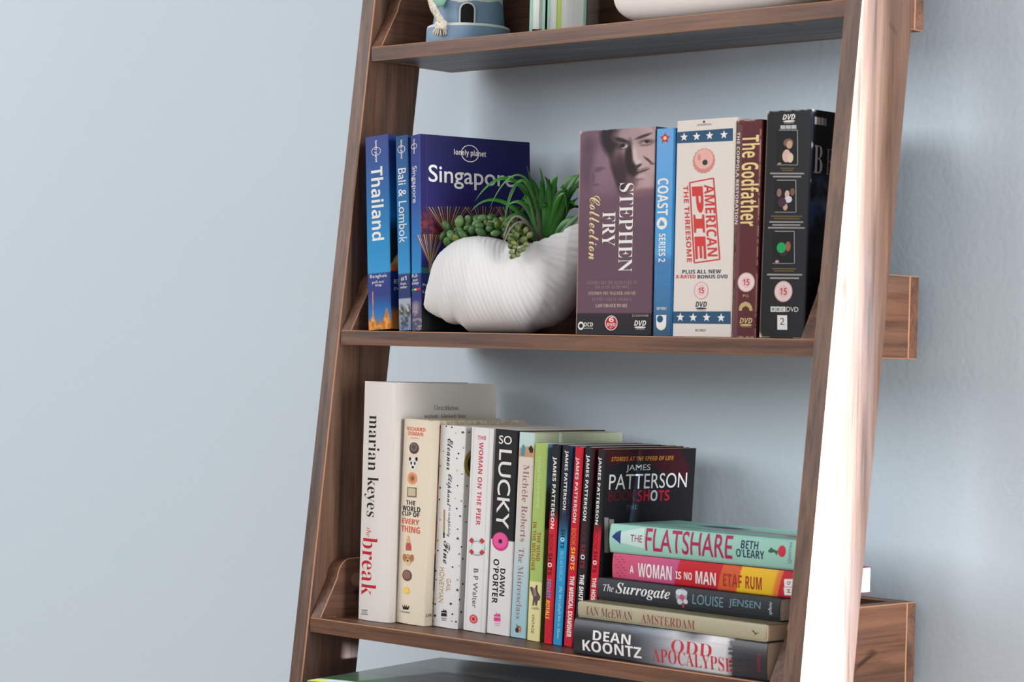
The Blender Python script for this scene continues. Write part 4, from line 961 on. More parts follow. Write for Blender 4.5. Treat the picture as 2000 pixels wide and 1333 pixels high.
# right wall with the window the sun comes through; its jamb keeps the sun off the back wall
WX0, WX1 = 2.6, 2.75
wr = MB()
wr.box((WX0, -.0325, -1.0), (WX1, 0, 1.75)); wr.box((WX0, -4.2, -1.0), (WX1, -1.5, 1.75))
wr.box((WX0, -1.5, -1.0), (WX1, -.0325, -.55)); wr.box((WX0, -1.5, 1.35), (WX1, -.0325, 1.75))
set_props(wr.build('wall_right', wall_mat), kind='structure')
wf = MB(); wt = pbr('white_window_frame', (232, 232, 230), .4)
wf.box((WX0+.04, -1.5, -.55), (WX1-.04, -1.45, 1.35)); wf.box((WX0+.04, -.039, -.55), (WX1-.04, -.0325, 1.35))
wf.box((WX0+.04, -1.5, -.55), (WX1-.04, -.0325, -.5)); wf.box((WX0+.04, -1.5, 1.3), (WX1-.04, -.0325, 1.35))
set_props(wf.build('window_1', wt), kind='structure')

# ------------------------------------------------------------------ the ladder shelf
W, T = .60, .0195
Y0, SL, PD = -.1768, .107, .0742
shelf = thing('ladder_shelf', 'tall brown rustic oak ladder shelf leaning by the pale blue wall', 'shelf', (0, Y0, -1.0))
def off(o, p): o.location = -Vector(p); return o                   # parts keep world coordinates under the thing's base
SB = (0, Y0, -1.0)
def post(x0, x1):
    z0, z1 = -1.0, .86
    f0, f1 = Y0+SL*z0, Y0+SL*z1
    o = MB().prism([(f0, z0), (f0+PD, z0), (f1+PD, z1), (f1, z1)], 0, x0, x1).build('post', [WOOD_Z, EDGE], shelf, bevel=.0011, bevel_mat=1)
    return off(o, SB)
post(-T, 0.0); post(W, W+T)
TH, SP, BT, GH = .0146, .0155, .0138, .0594
def tray(zt, yb, cap=False):
    yf = Y0+SL*zt+.0015
    x0, x1, ym = .0002, W-.0002, yf+.0200
    sbm = MB().prism([(x0, yf), (x1, yf), (x1, ym), (x1-SP-.0003, ym), (x1-SP-.0003, yb-BT), (x0+SP+.0003, yb-BT), (x0+SP+.0003, ym), (x0, ym)], 2, zt-TH, zt); sbm.i[0] = 2
    b = off(sbm.build('shelf_board', [WOOD_X, EDGE, WOOD_G], shelf, bevel=.0008, bevel_mat=1), SB)
    for x0 in (.0003, W-.0003-SP):
        pr = [(yf+.0004, zt+.0002)]
        # sloping front edge with a rounded shoulder
        a = (yf+.022, zt+.040); top = zt+GH
        pr.append(a)
        for k in range(1, 8):
            t = k/7*math.pi/2
            pr.append((a[0]+.016*(1-math.cos(t))+.002*k/7, a[1]+(top-a[1])*math.sin(t)))
        pr += [(yb-BT-.0002, top), (yb-BT-.0002, zt-TH), (yf+.0203, zt-TH), (yf+.0203, zt+.0002)]
        s = MB().prism(pr, 0, x0, x0+SP).build('side_panel', [WOOD_Y, EDGE], b, bevel=.0008, bevel_mat=1)
        if x0 < .1 and abs(zt-Z3) < .001:
            cp = MB().lathe([(0, .0004), (.0062, .0004), (.0066, 0)], 24).build('screw_cap', pbr('tan_screw_cap', (132, 98, 78), .5), b)
            cp.rotation_euler = (0, math.pi/2, 0); cp.location = (x0+SP, yf+.048, zt+.037)
    MB().box((.0002, yb-BT, zt-TH), (W-.0002, yb, zt+GH)).build('back_panel', [WOOD_X, EDGE], b, bevel=.0008, bevel_mat=1)
    return b
tray(.614, -.0240); tray(.3219, -.0238); tray(Z2, -.0205); tray(Z3, -.0120); tray(-.553, -.0080); tray(-.845, -.0060)

# ------------------------------------------------------------------ travel guides on the middle shelf
def thai_spine(u, v):
    c = lerp_stops(v, [(0, (62, 76, 138)), (.12, (52, 82, 148)), (.35, (40, 112, 172)), (.55, (38, 138, 196)), (.708, (52, 152, 208)), (.712, (40, 62, 132)), (.82, (46, 60, 128)), (.9, (32, 110, 180)), (.94, (70, 120, 170)), (1, (190, 120, 50))])
    n = vnoise(u*10, v*60, 1.0, 3)
    for cu, wd, top in ((.22, .2, .925), (.22, .03, .8), (.82, .22, .90), (.80, .025, .78), (.52, .13, .95), (.5, .02, .85), (.95, .15, .96), (.05, .1, .95)):
        k = np.clip((v-top)/(1-top+1e-6), 0, 1)
        a = (np.abs(u-cu) < wd*(.15+.85*k)) & (v > top)
        c = np.where(a[..., None], np.array((222, 140, 52))*(.72+.5*n[..., None]), c)
    return c
def thai_front(u, v):
    c = lerp_stops(v, [(0, (40, 60, 120)), (.2, (38, 80, 150)), (.42, (30, 130, 200)), (.5, (28, 40, 60)), (.7, (40, 36, 34)), (.708, (36, 56, 118)), (.88, (34, 60, 120)), (.92, (205, 120, 50)), (1, (225, 150, 70))])
    n = vnoise(u*30, v*60, 1, 9)
    st = (v > .45) & (v < .70) & (np.abs(u-.19) < .02+.22*np.clip((v-.45)/.25, 0, 1)**2)
    c = np.where(st[..., None], np.array((236, 190, 110))*(.75+.4*n[..., None]), c)
    bd = (v > .67) & (v < .705); c = np.where(bd[..., None], np.array((210, 105, 45))*(.8+.4*n[..., None]), c)
    return c
loc, rot = stand(.0333, -.1641, Z2, .0335, -.064, .006)
book('guidebook', 'thick blue travel guide to Thailand, leftmost book on the middle shelf', 'book', .0335, .1963, .128, loc, rot,
     [('spine', 'thai_spine'), ('front', 'thai_front')], thai_spine, thai_front, (40, 60, 120), group='blue travel guides')
def bali_spine(u, v):
    c = lerp_stops(v, [(0, (40, 78, 128)), (.2, (38, 98, 158)), (.5, (36, 130, 190)), (.708, (55, 152, 208)), (.712, (40, 58, 112)), (.835, (42, 56, 108)), (.838, (165, 172, 186)), (.9, (176, 178, 188)), (.92, (150, 160, 178)), (1, (110, 135, 180))])
    n = vnoise(u*8, v*80, 1, 4)
    for cu, cv, r in ((.25, .9, .22), (.8, .9, .25), (.6, .955, .2), (.3, .965, .12)):
        a = blob(u, v, cu, cv, r, .03, .4)*(n > .38); c = mixc(c, (62, 66, 56), a*.9)
    return c
loc, rot = stand(.0786, -.1642, Z2, .0175, -.066, .002)
book('guidebook', 'blue travel guide to Bali and Lombok, second from the left on the middle shelf', 'book', .0175, .1954, .128, loc, rot,
     [('spine', 'bali_spine')], bali_spine, None, (40, 70, 120), group='blue travel guides')
def sing_spine(u, v):
    c = lerp_stops(v, [(0, (58, 64, 130)), (.3, (56, 80, 150)), (.5, (44, 112, 178)), (.708, (46, 140, 200)), (.712, (48, 58, 122)), (.84, (52, 58, 122)), (.86, (88, 80, 128)), (1, (84, 78, 98))])
    n = vnoise(u*6, v*90, 1, 5)
    c = mixc(c, (176, 158, 150), blob(u, v, .4, .885, .35, .03)*.7)
    return mixc(c, (200, 190, 180), ((n > .66) & (v > .9)).astype(float)*.5)
def sing_front(u, v):
    c = lerp_stops(v, [(0, (26, 26, 78)), (.2, (26, 26, 88)), (.36, (34, 26, 92)), (.44, (58, 22, 50)), (.52, (52, 26, 64)), (.56, (36, 38, 128)), (.66, (40, 36, 120)), (.70, (60, 44, 110)), (.712, (26, 54, 110)), (.83, (26, 40, 88)), (.86, (34, 42, 36)), (1, (20, 24, 22))])
    n = vnoise(u*60, v*90, 1, 6)
    a = ((v > .40) & (v < .56)).astype(float)*(n > .55)*.5
    c = mixc(c, (130, 44, 40), a)
    dg = np.clip(1-np.abs((v-.44)-(u*.45))/.05, 0, 1)*((v > .42) & (v < .62))
    c = mixc(c, (140, 48, 44), dg*.7*(n > .35))
    c = mixc(c, (120, 60, 50), ((u < .012)).astype(float)*0)
    c = mixc(c, (40, 120, 90), ((v > .685) & (v < .712) & (u < .35)).astype(float)*.8)
    crease = np.clip(1-np.abs(u-.055)/.008, 0, 1)
    return mixc(c, (58, 58, 110), crease*.5)
loc, rot = stand(.0995, -.1663, Z2, .0190, -.072, -.259)
book('guidebook', 'navy travel guide to Singapore turned so its front cover shows behind the shell', 'book', .0190, .195, .128, loc, rot,
     [('spine', 'sing_spine'), ('front', 'sing_front')], sing_spine, sing_front, (30, 34, 90), group='blue travel guides', res=.0009)

# ------------------------------------------------------------------ boxed discs on the middle shelf
def fry_spine(u, v):
    X = lambda x: (x-62)/955.0
    Yv = lambda x, y: (y-(150-75*(x-62)/955.0))/2615.0
    c = lerp_stops(v, [(0, (112, 86, 100)), (.1, (120, 94, 106)), (.25, (112, 84, 98)), (.5, (98, 72, 84)), (.88, (102, 74, 88)), (.895, (96, 70, 84)), (.898, (40, 37, 41)), (1, (36, 33, 38))])
    up = v < .36
    def B(col, x, y, rx, ry, a=1.0, soft=.5, ang=0):
        nonlocal c
        m = blob((u-X(x))*955, (v-Yv(x, y))*2615, 0, 0, rx, ry, soft*.72, ang)*a*up
        c = mixc(c, col, m)
    # pale glow and the faint second portrait at the left
    B((150, 120, 130), 420, 640, 150, 330, .5, .9); B((76, 56, 72), 170, 560, 90, 320, .55, .6); B((130, 104, 116), 300, 690, 70, 190, .55, .6)
    B((80, 60, 72), 330, 620, 70, 22, .55); B((86, 64, 76), 300, 650, 45, 20, .6); B((84, 62, 74), 285, 830, 50, 16, .6); B((84, 62, 76), 250, 740, 22, 70, .5)
    B((70, 52, 68), 200, 330, 100, 90, .35, .8)
    # dark hair and far side of the head
    B((38, 27, 32), 470, 250, 130, 230, 1, .35, -.28); B((42, 30, 35), 560, 560, 90, 290, 1, .4, -.22); B((46, 33, 38), 640, 760, 90, 170, .95, .5)
    # lit face
    B((178, 154, 152), 860, 330, 250, 330, 1, .35); B((186, 160, 156), 880, 560, 200, 260, 1, .4); B((172, 140, 142), 870, 790, 180, 150, 1, .5); B((164, 138, 140), 700, 190, 190, 110, .9, .5)
    B((182, 158, 156), 600, 400, 70, 80, .55, .7); B((120, 94, 100), 560, 480, 80, 110, .6, .7)
    # shaded side of nose, cheek and jaw
    B((40, 27, 32), 690, 470, 52, 200, 1, .5, .05); B((38, 25, 30), 740, 620, 65, 110, 1, .5, -.3); B((62, 42, 48), 590, 600, 70, 170, .85, .6); B((70, 48, 54), 720, 780, 80, 90, .7, .7)
    B((110, 80, 88), 900, 900, 160, 45, .7, .7)
    # brows, eyes
    B((44, 30, 35), 600, 255, 95, 26, .95, .5, .35); B((56, 40, 44), 870, 200, 100, 18, .95, .5, -.3)
    B((70, 50, 54), 615, 335, 75, 42, .9, .5); B((200, 184, 182), 640, 335, 40, 22, .9, .4, -.3); B((28, 20, 24), 615, 322, 30, 24, 1, .3)
    B((84, 62, 66), 910, 272, 92, 36, .85, .6); B((188, 170, 170), 900, 285, 50, 16, .8, .4); B((30, 22, 26), 915, 268, 28, 20, 1, .3); B((104, 80, 84), 890, 318, 70, 12, .6, .6)
    # nose, cheek fold, mouth, chin
    B((206, 188, 184), 770, 440, 26, 120, .8, .7, -.22); B((204, 184, 180), 815, 525, 40, 34, .8, .7); B((50, 34, 38), 812, 578, 48, 18, .95, .5, -.5)
    B((64, 44, 48), 935, 500, 14, 70, .9, .6, -.85); B((92, 66, 70), 985, 545, 30, 16, .6, .6)
    B((48, 30, 34), 860, 645, 95, 10, 1, .4, -.28); B((120, 86, 92), 870, 620, 80, 18, .6, .7, -.28); B((196, 164, 164), 850, 706, 66, 24, .8, .7, -.15); B((96, 68, 74), 840, 745, 60, 14, .6, .7)
    B((190, 162, 160), 920, 760, 70, 60, .5, .8)
    low = np.clip((v-.30)/.06, 0, 1)*(v < .42); c = mixc(c, (104, 76, 90), low)
    worn = np.clip(1-u/.022, 0, 1)*(v < 1); c = mixc(c, (205, 178, 158), worn*.85)
    cor = blob(u, v, 0, 0, .035, .012, .4); c = mixc(c, (214, 198, 188), cor)
    n = vnoise(u*40, v*110, 1, 12); tp = np.clip(1-v/.006, 0, 1)*(n > .5); c = mixc(c, (170, 140, 150), tp*.6)
    return c
loc, rot = stand(.3118, -.1577, Z2, .0928, -.008, .005)
book('disc_box', 'wide purple boxed disc set with a portrait, right of the white shell', 'box', .0928, .1896, .121, loc, rot,
     [('spine', 'fry_spine')], fry_spine, None, (70, 48, 60), kind='box', res=.0006, group='boxed discs on the middle shelf')
def coast_spine(u, v):
    c = lerp_stops(v, [(0, (52, 142, 202)), (.4, (44, 142, 204)), (.60, (58, 150, 208)), (.64, (34, 108, 170)), (.7, (26, 112, 168)), (.85, (30, 104, 150)), (.93, (28, 80, 112)), (1, (24, 66, 92))])
    n = vnoise(u*4, v*120, 1, 8)
    c = mixc(c, (30, 96, 150), ((v > .63) & (n > .6)).astype(float)*.3)
    return mixc(c, (28, 88, 140), np.clip((u-.9)/.1, 0, 1)*.8)
loc, rot = stand(.4070, -.1580, Z2, .0215, -.010, 0)
book('disc_box', 'slim bright blue disc case between the purple and the white boxes', 'box', .0215, .1878, .122, loc, rot,
     [('spine', 'coast_spine')], coast_spine, None, (40, 110, 160), kind='box', group='boxed discs on the middle shelf', mat=GLOSS, cover_name='case')
def pie_spine(u, v):
    c = np.broadcast_to(np.array((222, 212, 204), float), u.shape+(3,)).copy()
    c = mixc(c, (196, 176, 158), np.clip((u-.975)/.025, 0, 1)*.8)
    return c
loc, rot = stand(.4290, -.1565, Z2, .0678, -.005, 0)
book('disc_box', 'off-white boxed disc set with blue star bands and a red stamp', 'box', .0678, .194, .119, loc, rot,
     [('spine', 'pie_spine')], pie_spine, None, (205, 195, 186), kind='box', group='boxed discs on the middle shelf')
def god_spine(u, v):
    c = np.broadcast_to(np.array((88, 36, 40), float), u.shape+(3,)).copy()
    c = mixc(c, (116, 84, 90), ((u > .06) & (u < .2) & (v > .02)).astype(float)*.55)
    n = vnoise(u*9, v*70, 1, 14)
    e = np.clip(1-np.minimum(u, 1-u)/.06, 0, 1)*(n > .3); c = mixc(c, (178, 150, 130), e*.75)
    e = np.clip(1-np.minimum(v, 1-v)/.008, 0, 1)*(n > .5); c = mixc(c, (210, 190, 176), e*.8)
    return c
loc, rot = stand(.4978, -.1565, Z2, .0260, 0, 0)
book('disc_box', 'maroon boxed disc set with tall cream lettering, next to the black box', 'box', .0260, .1912, .119, loc, rot,
     [('spine', 'god_spine')], god_spine, None, (70, 30, 33), kind='box', group='boxed discs on the middle shelf')
def black_spine(u, v):
    c = ugrad((0, (26, 25, 27)), (1, (34, 36, 40)))(u, v)
    n = vnoise(u*14, v*80, 1, 15)
    e = np.clip(1-u/.03, 0, 1); c = mixc(c, (165, 150, 138), e*.8)
    e = np.clip(1-np.minimum(v, 1-v)/.006, 0, 1)*(n > .55); c = mixc(c, (170, 162, 155), e*.8)
    c = mixc(c, (215, 200, 188), blob(u, v, .0, .0, .05, .012, .4)); c = mixc(c, (215, 200, 188), blob(u, v, .0, 1, .06, .02, .4))
    return c
def black_front(u, v):
    c = np.broadcast_to(np.array((24, 24, 28), float), u.shape+(3,)).copy()
    n = vnoise(u*9, v*14, 1, 16); n2 = vnoise(u*30, v*40, 1, 17); g = n*.7+n2*.3
    a = blob(u, v, .12, .43, .3, .14, .6)*np.clip(g*1.5-.25, 0, 1); c = mixc(c, (58, 92, 150), a)
    a = blob(u, v, .25, .36, .2, .06, .6)*np.clip(g*1.6-.4, 0, 1); c = mixc(c, (150, 152, 165), a*.8)
    e = np.clip(1-u/.02, 0, 1); c = mixc(c, (62, 66, 96), e*.7)
    c = mixc(c, (205, 195, 185), blob(u, v, .0, .155, .02, .012, .4)); c = mixc(c, (190, 180, 172), blob(u, v, .0, .0, .04, .01, .4)); c = mixc(c, (170, 165, 165), blob(u, v, 0, .31, .015, .008, .4))
    return c
loc, rot = stand(.5264, -.1548, Z2, .0490, .012, 0)
book('disc_box', 'tall black boxed disc set with three small pictures, beside the right post', 'box', .0490, .1973, .117, loc, rot,
     [('spine', 'black_spine'), ('front', 'black_front')], black_spine, black_front, (30, 30, 33), kind='box', group='boxed discs on the middle shelf')

# ------------------------------------------------------------------ upright books on the lower shelf
GU = 'upright books on the lower shelf'
def break_front(u, v):
    c = np.broadcast_to(np.array((222, 214, 206), float), u.shape+(3,)).copy()
    return c
loc, rot = stand(.0400, -.1765, Z3, .0445, .001, .010)
book('hardback_book', 'tall white hardback with black and red spine lettering, leftmost on the lower shelf', 'book', .0445, .2392, .149, loc, rot,
     [('spine', 'break_spine'), ('front', 'break_front')], solid((222, 214, 208)), break_front, (220, 212, 206), kind='hard', bulge=.003, res=.004, group=GU)
def wc_spine(u, v):
    c = np.broadcast_to(np.array((228, 214, 192), float), u.shape+(3,)).copy()
    n = vnoise(u*12, v*90, 1, 21)
    e = np.clip(1-np.minimum(v, 1-v)/.008, 0, 1)*(n > .45); return mixc(c, (190, 172, 150), e*.5)
def wc_front(u, v):
    n = vnoise(u*26, v*40, 1, 22); n2 = vnoise(u*70, v*110, 1, 23)
    c = lerp_stops(v, [(0, (214, 198, 172)), (.022, (214, 198, 172)), (.024, (196, 86, 40)), (.08, (205, 110, 52)), (.2, (200, 104, 60)), (.27, (196, 112, 74)), (.36, (202, 120, 92)), (.44, (206, 150, 140)), (.5, (198, 100, 48)), (.6, (196, 92, 46)), (.64, (190, 168, 156)), (.66, (178, 70, 58)), (.7, (96, 100, 98)), (.83, (74, 78, 78)), (.835, (214, 202, 180)), (1, (220, 206, 184))])
    c = c*(.82+.36*n2[..., None])
    for cv, col, s in ((.13, (62, 48, 44), .03), (.2, (120, 84, 78), .035), (.245, (80, 54, 50), .02), (.31, (226, 150, 90), .03)):
        c = mixc(c, col, blob(u, v, .14, cv, .06, s, .3)*.9)
    bl = (v > .885) & (v < .897); c = mixc(c, (50, 48, 46), bl.astype(float)*.9)
    hinge = np.clip((.075-u)/.005, 0, 1); c = mixc(c, (226, 212, 190), hinge)
    return c
loc, rot = stand(.0851, -.1655, Z3, .0405, .019, -.006)
book('hardback_book', 'cream hardback with small food pictures down the spine, second on the lower shelf', 'book', .0405, .2030, .135, loc, rot,
     [('spine', 'wc_spine'), ('front', 'wc_front')], wc_spine, wc_front, (222, 208, 186), kind='hard', bulge=.002, res=.0013, group=GU)
loc, rot = stand(.1276, -.1548, Z3, .0340, .016, .002)
book('paperback_book', 'white paperback with scattered black stars and handwritten title on its spine', 'book', .0340, .1985, .127, loc, rot,
     [('spine', 'eleanor_spine'), ('front', 'eleanor_front')], solid((226, 223, 221)), solid((222, 218, 214)), (220, 218, 215), res=.004, bulge=.0012, group=GU)
def pier_spine(u, v):
    c = np.broadcast_to(np.array((228, 225, 224), float), u.shape+(3,)).copy()
    for q in (.13, .84): c = mixc(c, (196, 192, 192), np.clip(1-np.abs(u-q)/.02, 0, 1)*.8)
    return c
loc, rot = stand(.1692, -.1537, Z3, .0298, .023, .002)
book('paperback_book', 'white paperback with a red and white lifebuoy on its spine', 'book', .0298, .1980, .126, loc, rot,
     [('spine', 'pier_spine')], pier_spine, None, (222, 220, 218), bulge=.0008, group=GU)
def lucky_spine(u, v): return np.where((v < .537)[..., None], np.array((32, 32, 35), float), np.array((228, 224, 222), float))
loc, rot = stand(.2015, -.1529, Z3, .0303, .024, .002)
book('paperback_book', 'black and white paperback with a pink doughnut on its spine', 'book', .0303, .1975, .125, loc, rot,
     [('spine', 'lucky_spine')], lucky_spine, lucky_spine, (220, 216, 214), group=GU)
def mis_spine(u, v): return lerp_stops(v, [(0, (190, 214, 212)), (.08, (196, 214, 208)), (.118, (206, 200, 186)), (.12, (226, 214, 200)), (.3, (224, 213, 201)), (.5, (216, 214, 206)), (.62, (196, 212, 214)), (.8, (172, 206, 214)), (1, (164, 200, 210))])
loc, rot = stand(.2345, -.1540, Z3, .0200, .025, .002)
book('paperback_book', 'slim cream paperback fading to pale teal, between the doughnut book and the green book', 'book', .0200, .196, .126, loc, rot,
     [('spine', 'mistress_spine')], mis_spine, vgrad((0, (196, 204, 172)), (1, (190, 205, 190))), (200, 196, 180), pages=paper('aged_page_edges', (196, 190, 160)), group=GU)
def wil_spine(u, v): return np.where((v < .70)[..., None], np.array((168, 194, 104), float), np.array((230, 220, 158), float))
def wil_front(u, v): return lerp_stops(v, [(0, (120, 160, 200)), (.2, (140, 175, 205)), (.24, (96, 112, 80)), (.42, (60, 52, 44)), (.44, (150, 130, 86)), (.6, (120, 130, 70)), (1, (128, 132, 72))])
loc, rot = stand(.2616, -.1595, Z3, .0162, .021, .001)
book('paperback_book', 'green and pale yellow paperback with a small animal drawing on its spine', 'book', .0162, .187, .129, loc, rot,
     [('spine', 'willows_spine')], wil_spine, wil_front, (150, 175, 100), group=GU)
GJ = 'thin thriller paperbacks'
RED, BLK = (204, 28, 48), (34, 32, 36)
def two(top, bot, cut, soft=.03): return vgrad((0, top), (cut-soft, top), (cut+soft, bot), (1, bot))
for args in (
    ('jp1', .2871, -.1634, .0104, .1869, .023, two(BLK, RED, .36), vgrad((0, (30, 28, 32)), (.5, (60, 20, 26)), (1, (160, 30, 40))), 'thin paperback black at top and red below, right beside the green book'),
    ('jp2', .2994, -.1641, .0110, .1868, .031, two((32, 36, 48), (38, 148, 200), .42, .06), vgrad((0, (30, 80, 120)), (.3, (60, 70, 110)), (.6, (50, 60, 110)), (1, (40, 40, 90))), 'thin paperback dark at top and bright blue below'),
    ('jp3', .3121, -.1629, .0104, .1862, .043, solid(RED), vgrad((0, (90, 16, 26)), (1, (60, 20, 30))), 'thin all-red paperback with white and yellow lettering'),
    ('jp4', .3274, -.1662, .0100, .1867, .045, solid(BLK), vgrad((0, (80, 18, 28)), (.4, (30, 26, 30)), (1, (26, 24, 28))), 'thin all-black paperback, second from the stack lying flat'),
):
    key, x, y, w, h, lean, sp, fr, lab = args
    loc, rot = stand(x, y, Z3, w, lean, 0)
    book('paperback_book', lab, 'book', w, h, .129, loc, rot, [('spine', key+'_spine')], sp, fr, BLK, res=.003, group=GJ)
loc, rot = stand(.3422, -.1646, Z3, .0090, .045, .002)
book('paperback_book', 'thin black and red paperback whose dark front cover shows above the flat stack', 'book', .0090, .1855, .130, loc, rot,
     [('front', 'jp5_front'), ('spine', 'jp5_spine')], two(BLK, RED, .39), solid((30, 28, 32)), BLK, res=.003, group=GJ, pages=PAPER_T)

# ------------------------------------------------------------------ books lying flat on the lower shelf
GP = 'books lying in a flat stack'
def koontz(u, v):
    n = vnoise(u*16, v*30, 1, 31); n2 = vnoise(u*50+3, v*6, 1, 32)
    c = lerp_stops(v, [(0, (36, 36, 40)), (.3, (46, 48, 54)), (.42, (108, 112, 120)), (.55, (186, 186, 190)), (.72, (212, 212, 214)), (.80, (202, 200, 202)), (.82, (150, 150, 152)), (1, (40, 40, 44))])
    cut = .81+.03*vnoise(u*30, v*0, 1, 33); c = np.where((v > cut)[..., None], np.array((44, 44, 48))+26*n2[..., None]*np.clip((.93-v)/.12, 0, 1)[..., None], c)
    d = np.clip((u-.72)/.2, 0, 1)*np.clip((.62-v)/.3, 0, 1)*np.clip((v-.15)/.15, 0, 1); c = mixc(c, (96, 122, 150), d*.7*n)
    d = np.clip((u-.75)/.15, 0, 1)*np.clip(1-np.abs(v-.63)/.1, 0, 1); c = mixc(c, (40, 42, 48), d*.8)
    return c*(.94+.1*n2[..., None])
L1 = .2212; loc, rot = lie(.3567, -.1990, Z3+.0004, L1, 0)
book('paperback_book', 'thick black and silver paperback at the bottom of the flat stack', 'book', .0325, L1, .150, loc, rot, [('spine', 'koontz_spine')],
     koontz, vgrad((0, (36, 38, 44)), (1, (60, 66, 76))), BLK, bulge=.002, group=GP, pages=PAPER_T, mat=GLOSS)
z = Z3+.0004+.0330
L2 = .2206; loc, rot = lie(.3563, -.1930, z, L2, -.030)
book('paperback_book', 'slim olive grey paperback, second from the bottom of the flat stack', 'book', .0146, L2, .148, loc, rot, [('spine', 'amsterdam_spine')],
     solid((172, 164, 138)), solid((122, 116, 92)), (130, 122, 98), bulge=.001, group=GP, pages=PAPER_T, res=.004)
z += .0152
L3 = .2137; loc, rot = lie(.3578, -.1690, z, L3, -.025)
book('paperback_book', 'dark grey paperback with a white italic title, middle of the flat stack', 'book', .0195, L3, .108, loc, rot, [('spine', 'surrogate_spine')],
     vgrad((0, (54, 57, 61)), (1, (48, 50, 54))), solid((52, 54, 58)), (40, 41, 45), bulge=.0015, group=GP, pages=PAPER, res=.004)
z += .0200
def woman(u, v):
    st = [(0, (206, 84, 112)), (.35, (196, 88, 136)), (.362, (190, 86, 140)), (.366, (200, 34, 46)), (.60, (198, 34, 46)), (.602, (218, 96, 52)), (.70, (218, 96, 52)), (.702, (238, 190, 44)), (.88, (236, 188, 46)), (.90, (226, 120, 54)), (.915, (226, 120, 54)), (.918, (196, 38, 54)), (1, (196, 38, 54))]
    return lerp_stops(v+(u-.5)*-.03, st)
L4 = .2128; loc, rot = lie(.3692, -.1620, z, L4, -.015)
book('paperback_book', 'pink, red and yellow paperback under the mint green one in the flat stack', 'book', .0228, L4, .106, loc, rot, [('spine', 'woman_spine')],
     woman, solid((170, 40, 54)), (150, 40, 50), bulge=.001, group=GP, pages=PAPER_W)
z += .0233
def flat_top(u, v):
    c = np.broadcast_to(np.array((150, 200, 186), float), u.shape+(3,)).copy()
    n = vnoise(u*7, v*4, 1, 41)
    c = mixc(c, (40, 60, 96), blob(u, v, .62, .40, .10, .12, .3, .3)*.9); c = mixc(c, (196, 110, 140), blob(u, v, .45, .62, .05, .3, .3, .12)*.9)
    c = mixc(c, (198, 96, 96), blob(u, v, .35, .95, .12, .12, .3)*.9); return mixc(c, (90, 130, 128), blob(u, v, .3, .4, .08, .2, .4)*n*.8)
def flat_spine(u, v):
    c = np.broadcast_to(np.array((158, 208, 192), float), u.shape+(3,)).copy(); return c
L5 = .2115; loc, rot = lie(.3666, -.1642, z, L5, .012)
FL = book('paperback_book', 'mint green paperback with pink lettering, on top of the flat stack', 'book', .0262, L5, .098, loc, rot, [('spine', 'flat_spine')],
     flat_spine, flat_top, (150, 198, 184), bulge=.0025, group=GP, pages=PAPER_W, res=.0015)

# ------------------------------------------------------------------ printed box under the lower shelf
def lid_print(u, v):
    n = vnoise(u*6, v*30, 1, 51); n2 = vnoise(u*40, v*50, 1, 52)
    c = lerp_stops(v, [(0, (66, 82, 88)), (.25, (104, 108, 112)), (.5, (120, 118, 120)), (.75, (92, 88, 90)), (1, (60, 60, 66))])*(.62+.36*n[..., None])
    a = blob(u, v, .05, .95, .34, .26, .3); c = mixc(c, (50, 80, 40), a*(n2 > .3)); c = mixc(c, (226, 214, 90), blob(u, v, .0, 1.0, .16, .08, .3)); c = mixc(c, (214, 222, 226), blob(u, v, .12, .93, .1, .03, .3)*.9)
    return mixc(c, (206, 180, 140), blob(u, v, .3, .98, .12, .05, .3)*.8)
bx = thing('storage_box', 'large printed box with a glossy grey landscape lid, below the lower shelf', 'box', (.119, -.309, -.5528), (0, 0, .223))
MB().box((.002, .002, 0), (.238, .230, .235)).build('box_body', pbr('dark_box_card', (44, 48, 54), .5), bx, bevel=.002)
nx, ny = 90, 96
uu, vv = np.meshgrid(np.linspace(0, 1, nx+1), np.linspace(0, 1, ny+1))
vt = np.stack([uu*.24, .232*(1-vv), np.full_like(uu, .2498)], -1).reshape(-1, 3)
fc = [(j*(nx+1)+k, (j+1)*(nx+1)+k, (j+1)*(nx+1)+k+1, j*(nx+1)+k+1) for j in range(ny) for k in range(nx)]
cl = srgb(lid_print(uu, vv)).reshape(-1, 3)
ring = [(0, 0), (.24, 0), (.24, .232), (0, .232)]
k0 = len(vt); ex = [(x, y, zz) for zz in (.2498, .200) for x, y in ring]
vt = np.vstack([vt, ex]); fc += [(k0+i, k0+(i+1) % 4, k0+4+(i+1) % 4, k0+4+i) for i in range(4)]
cl = np.vstack([cl, np.tile(srgb((52, 58, 62)), (8, 1))])
lid = mesh_obj('lid', vt, fc, printed('gloss_lid', .22, .4), bx)
lid.data.color_attributes.new('print', 'FLOAT_COLOR', 'POINT').data.foreach_set('color', np.concatenate([cl, np.ones((len(cl), 1))], 1).astype(np.float32).ravel())

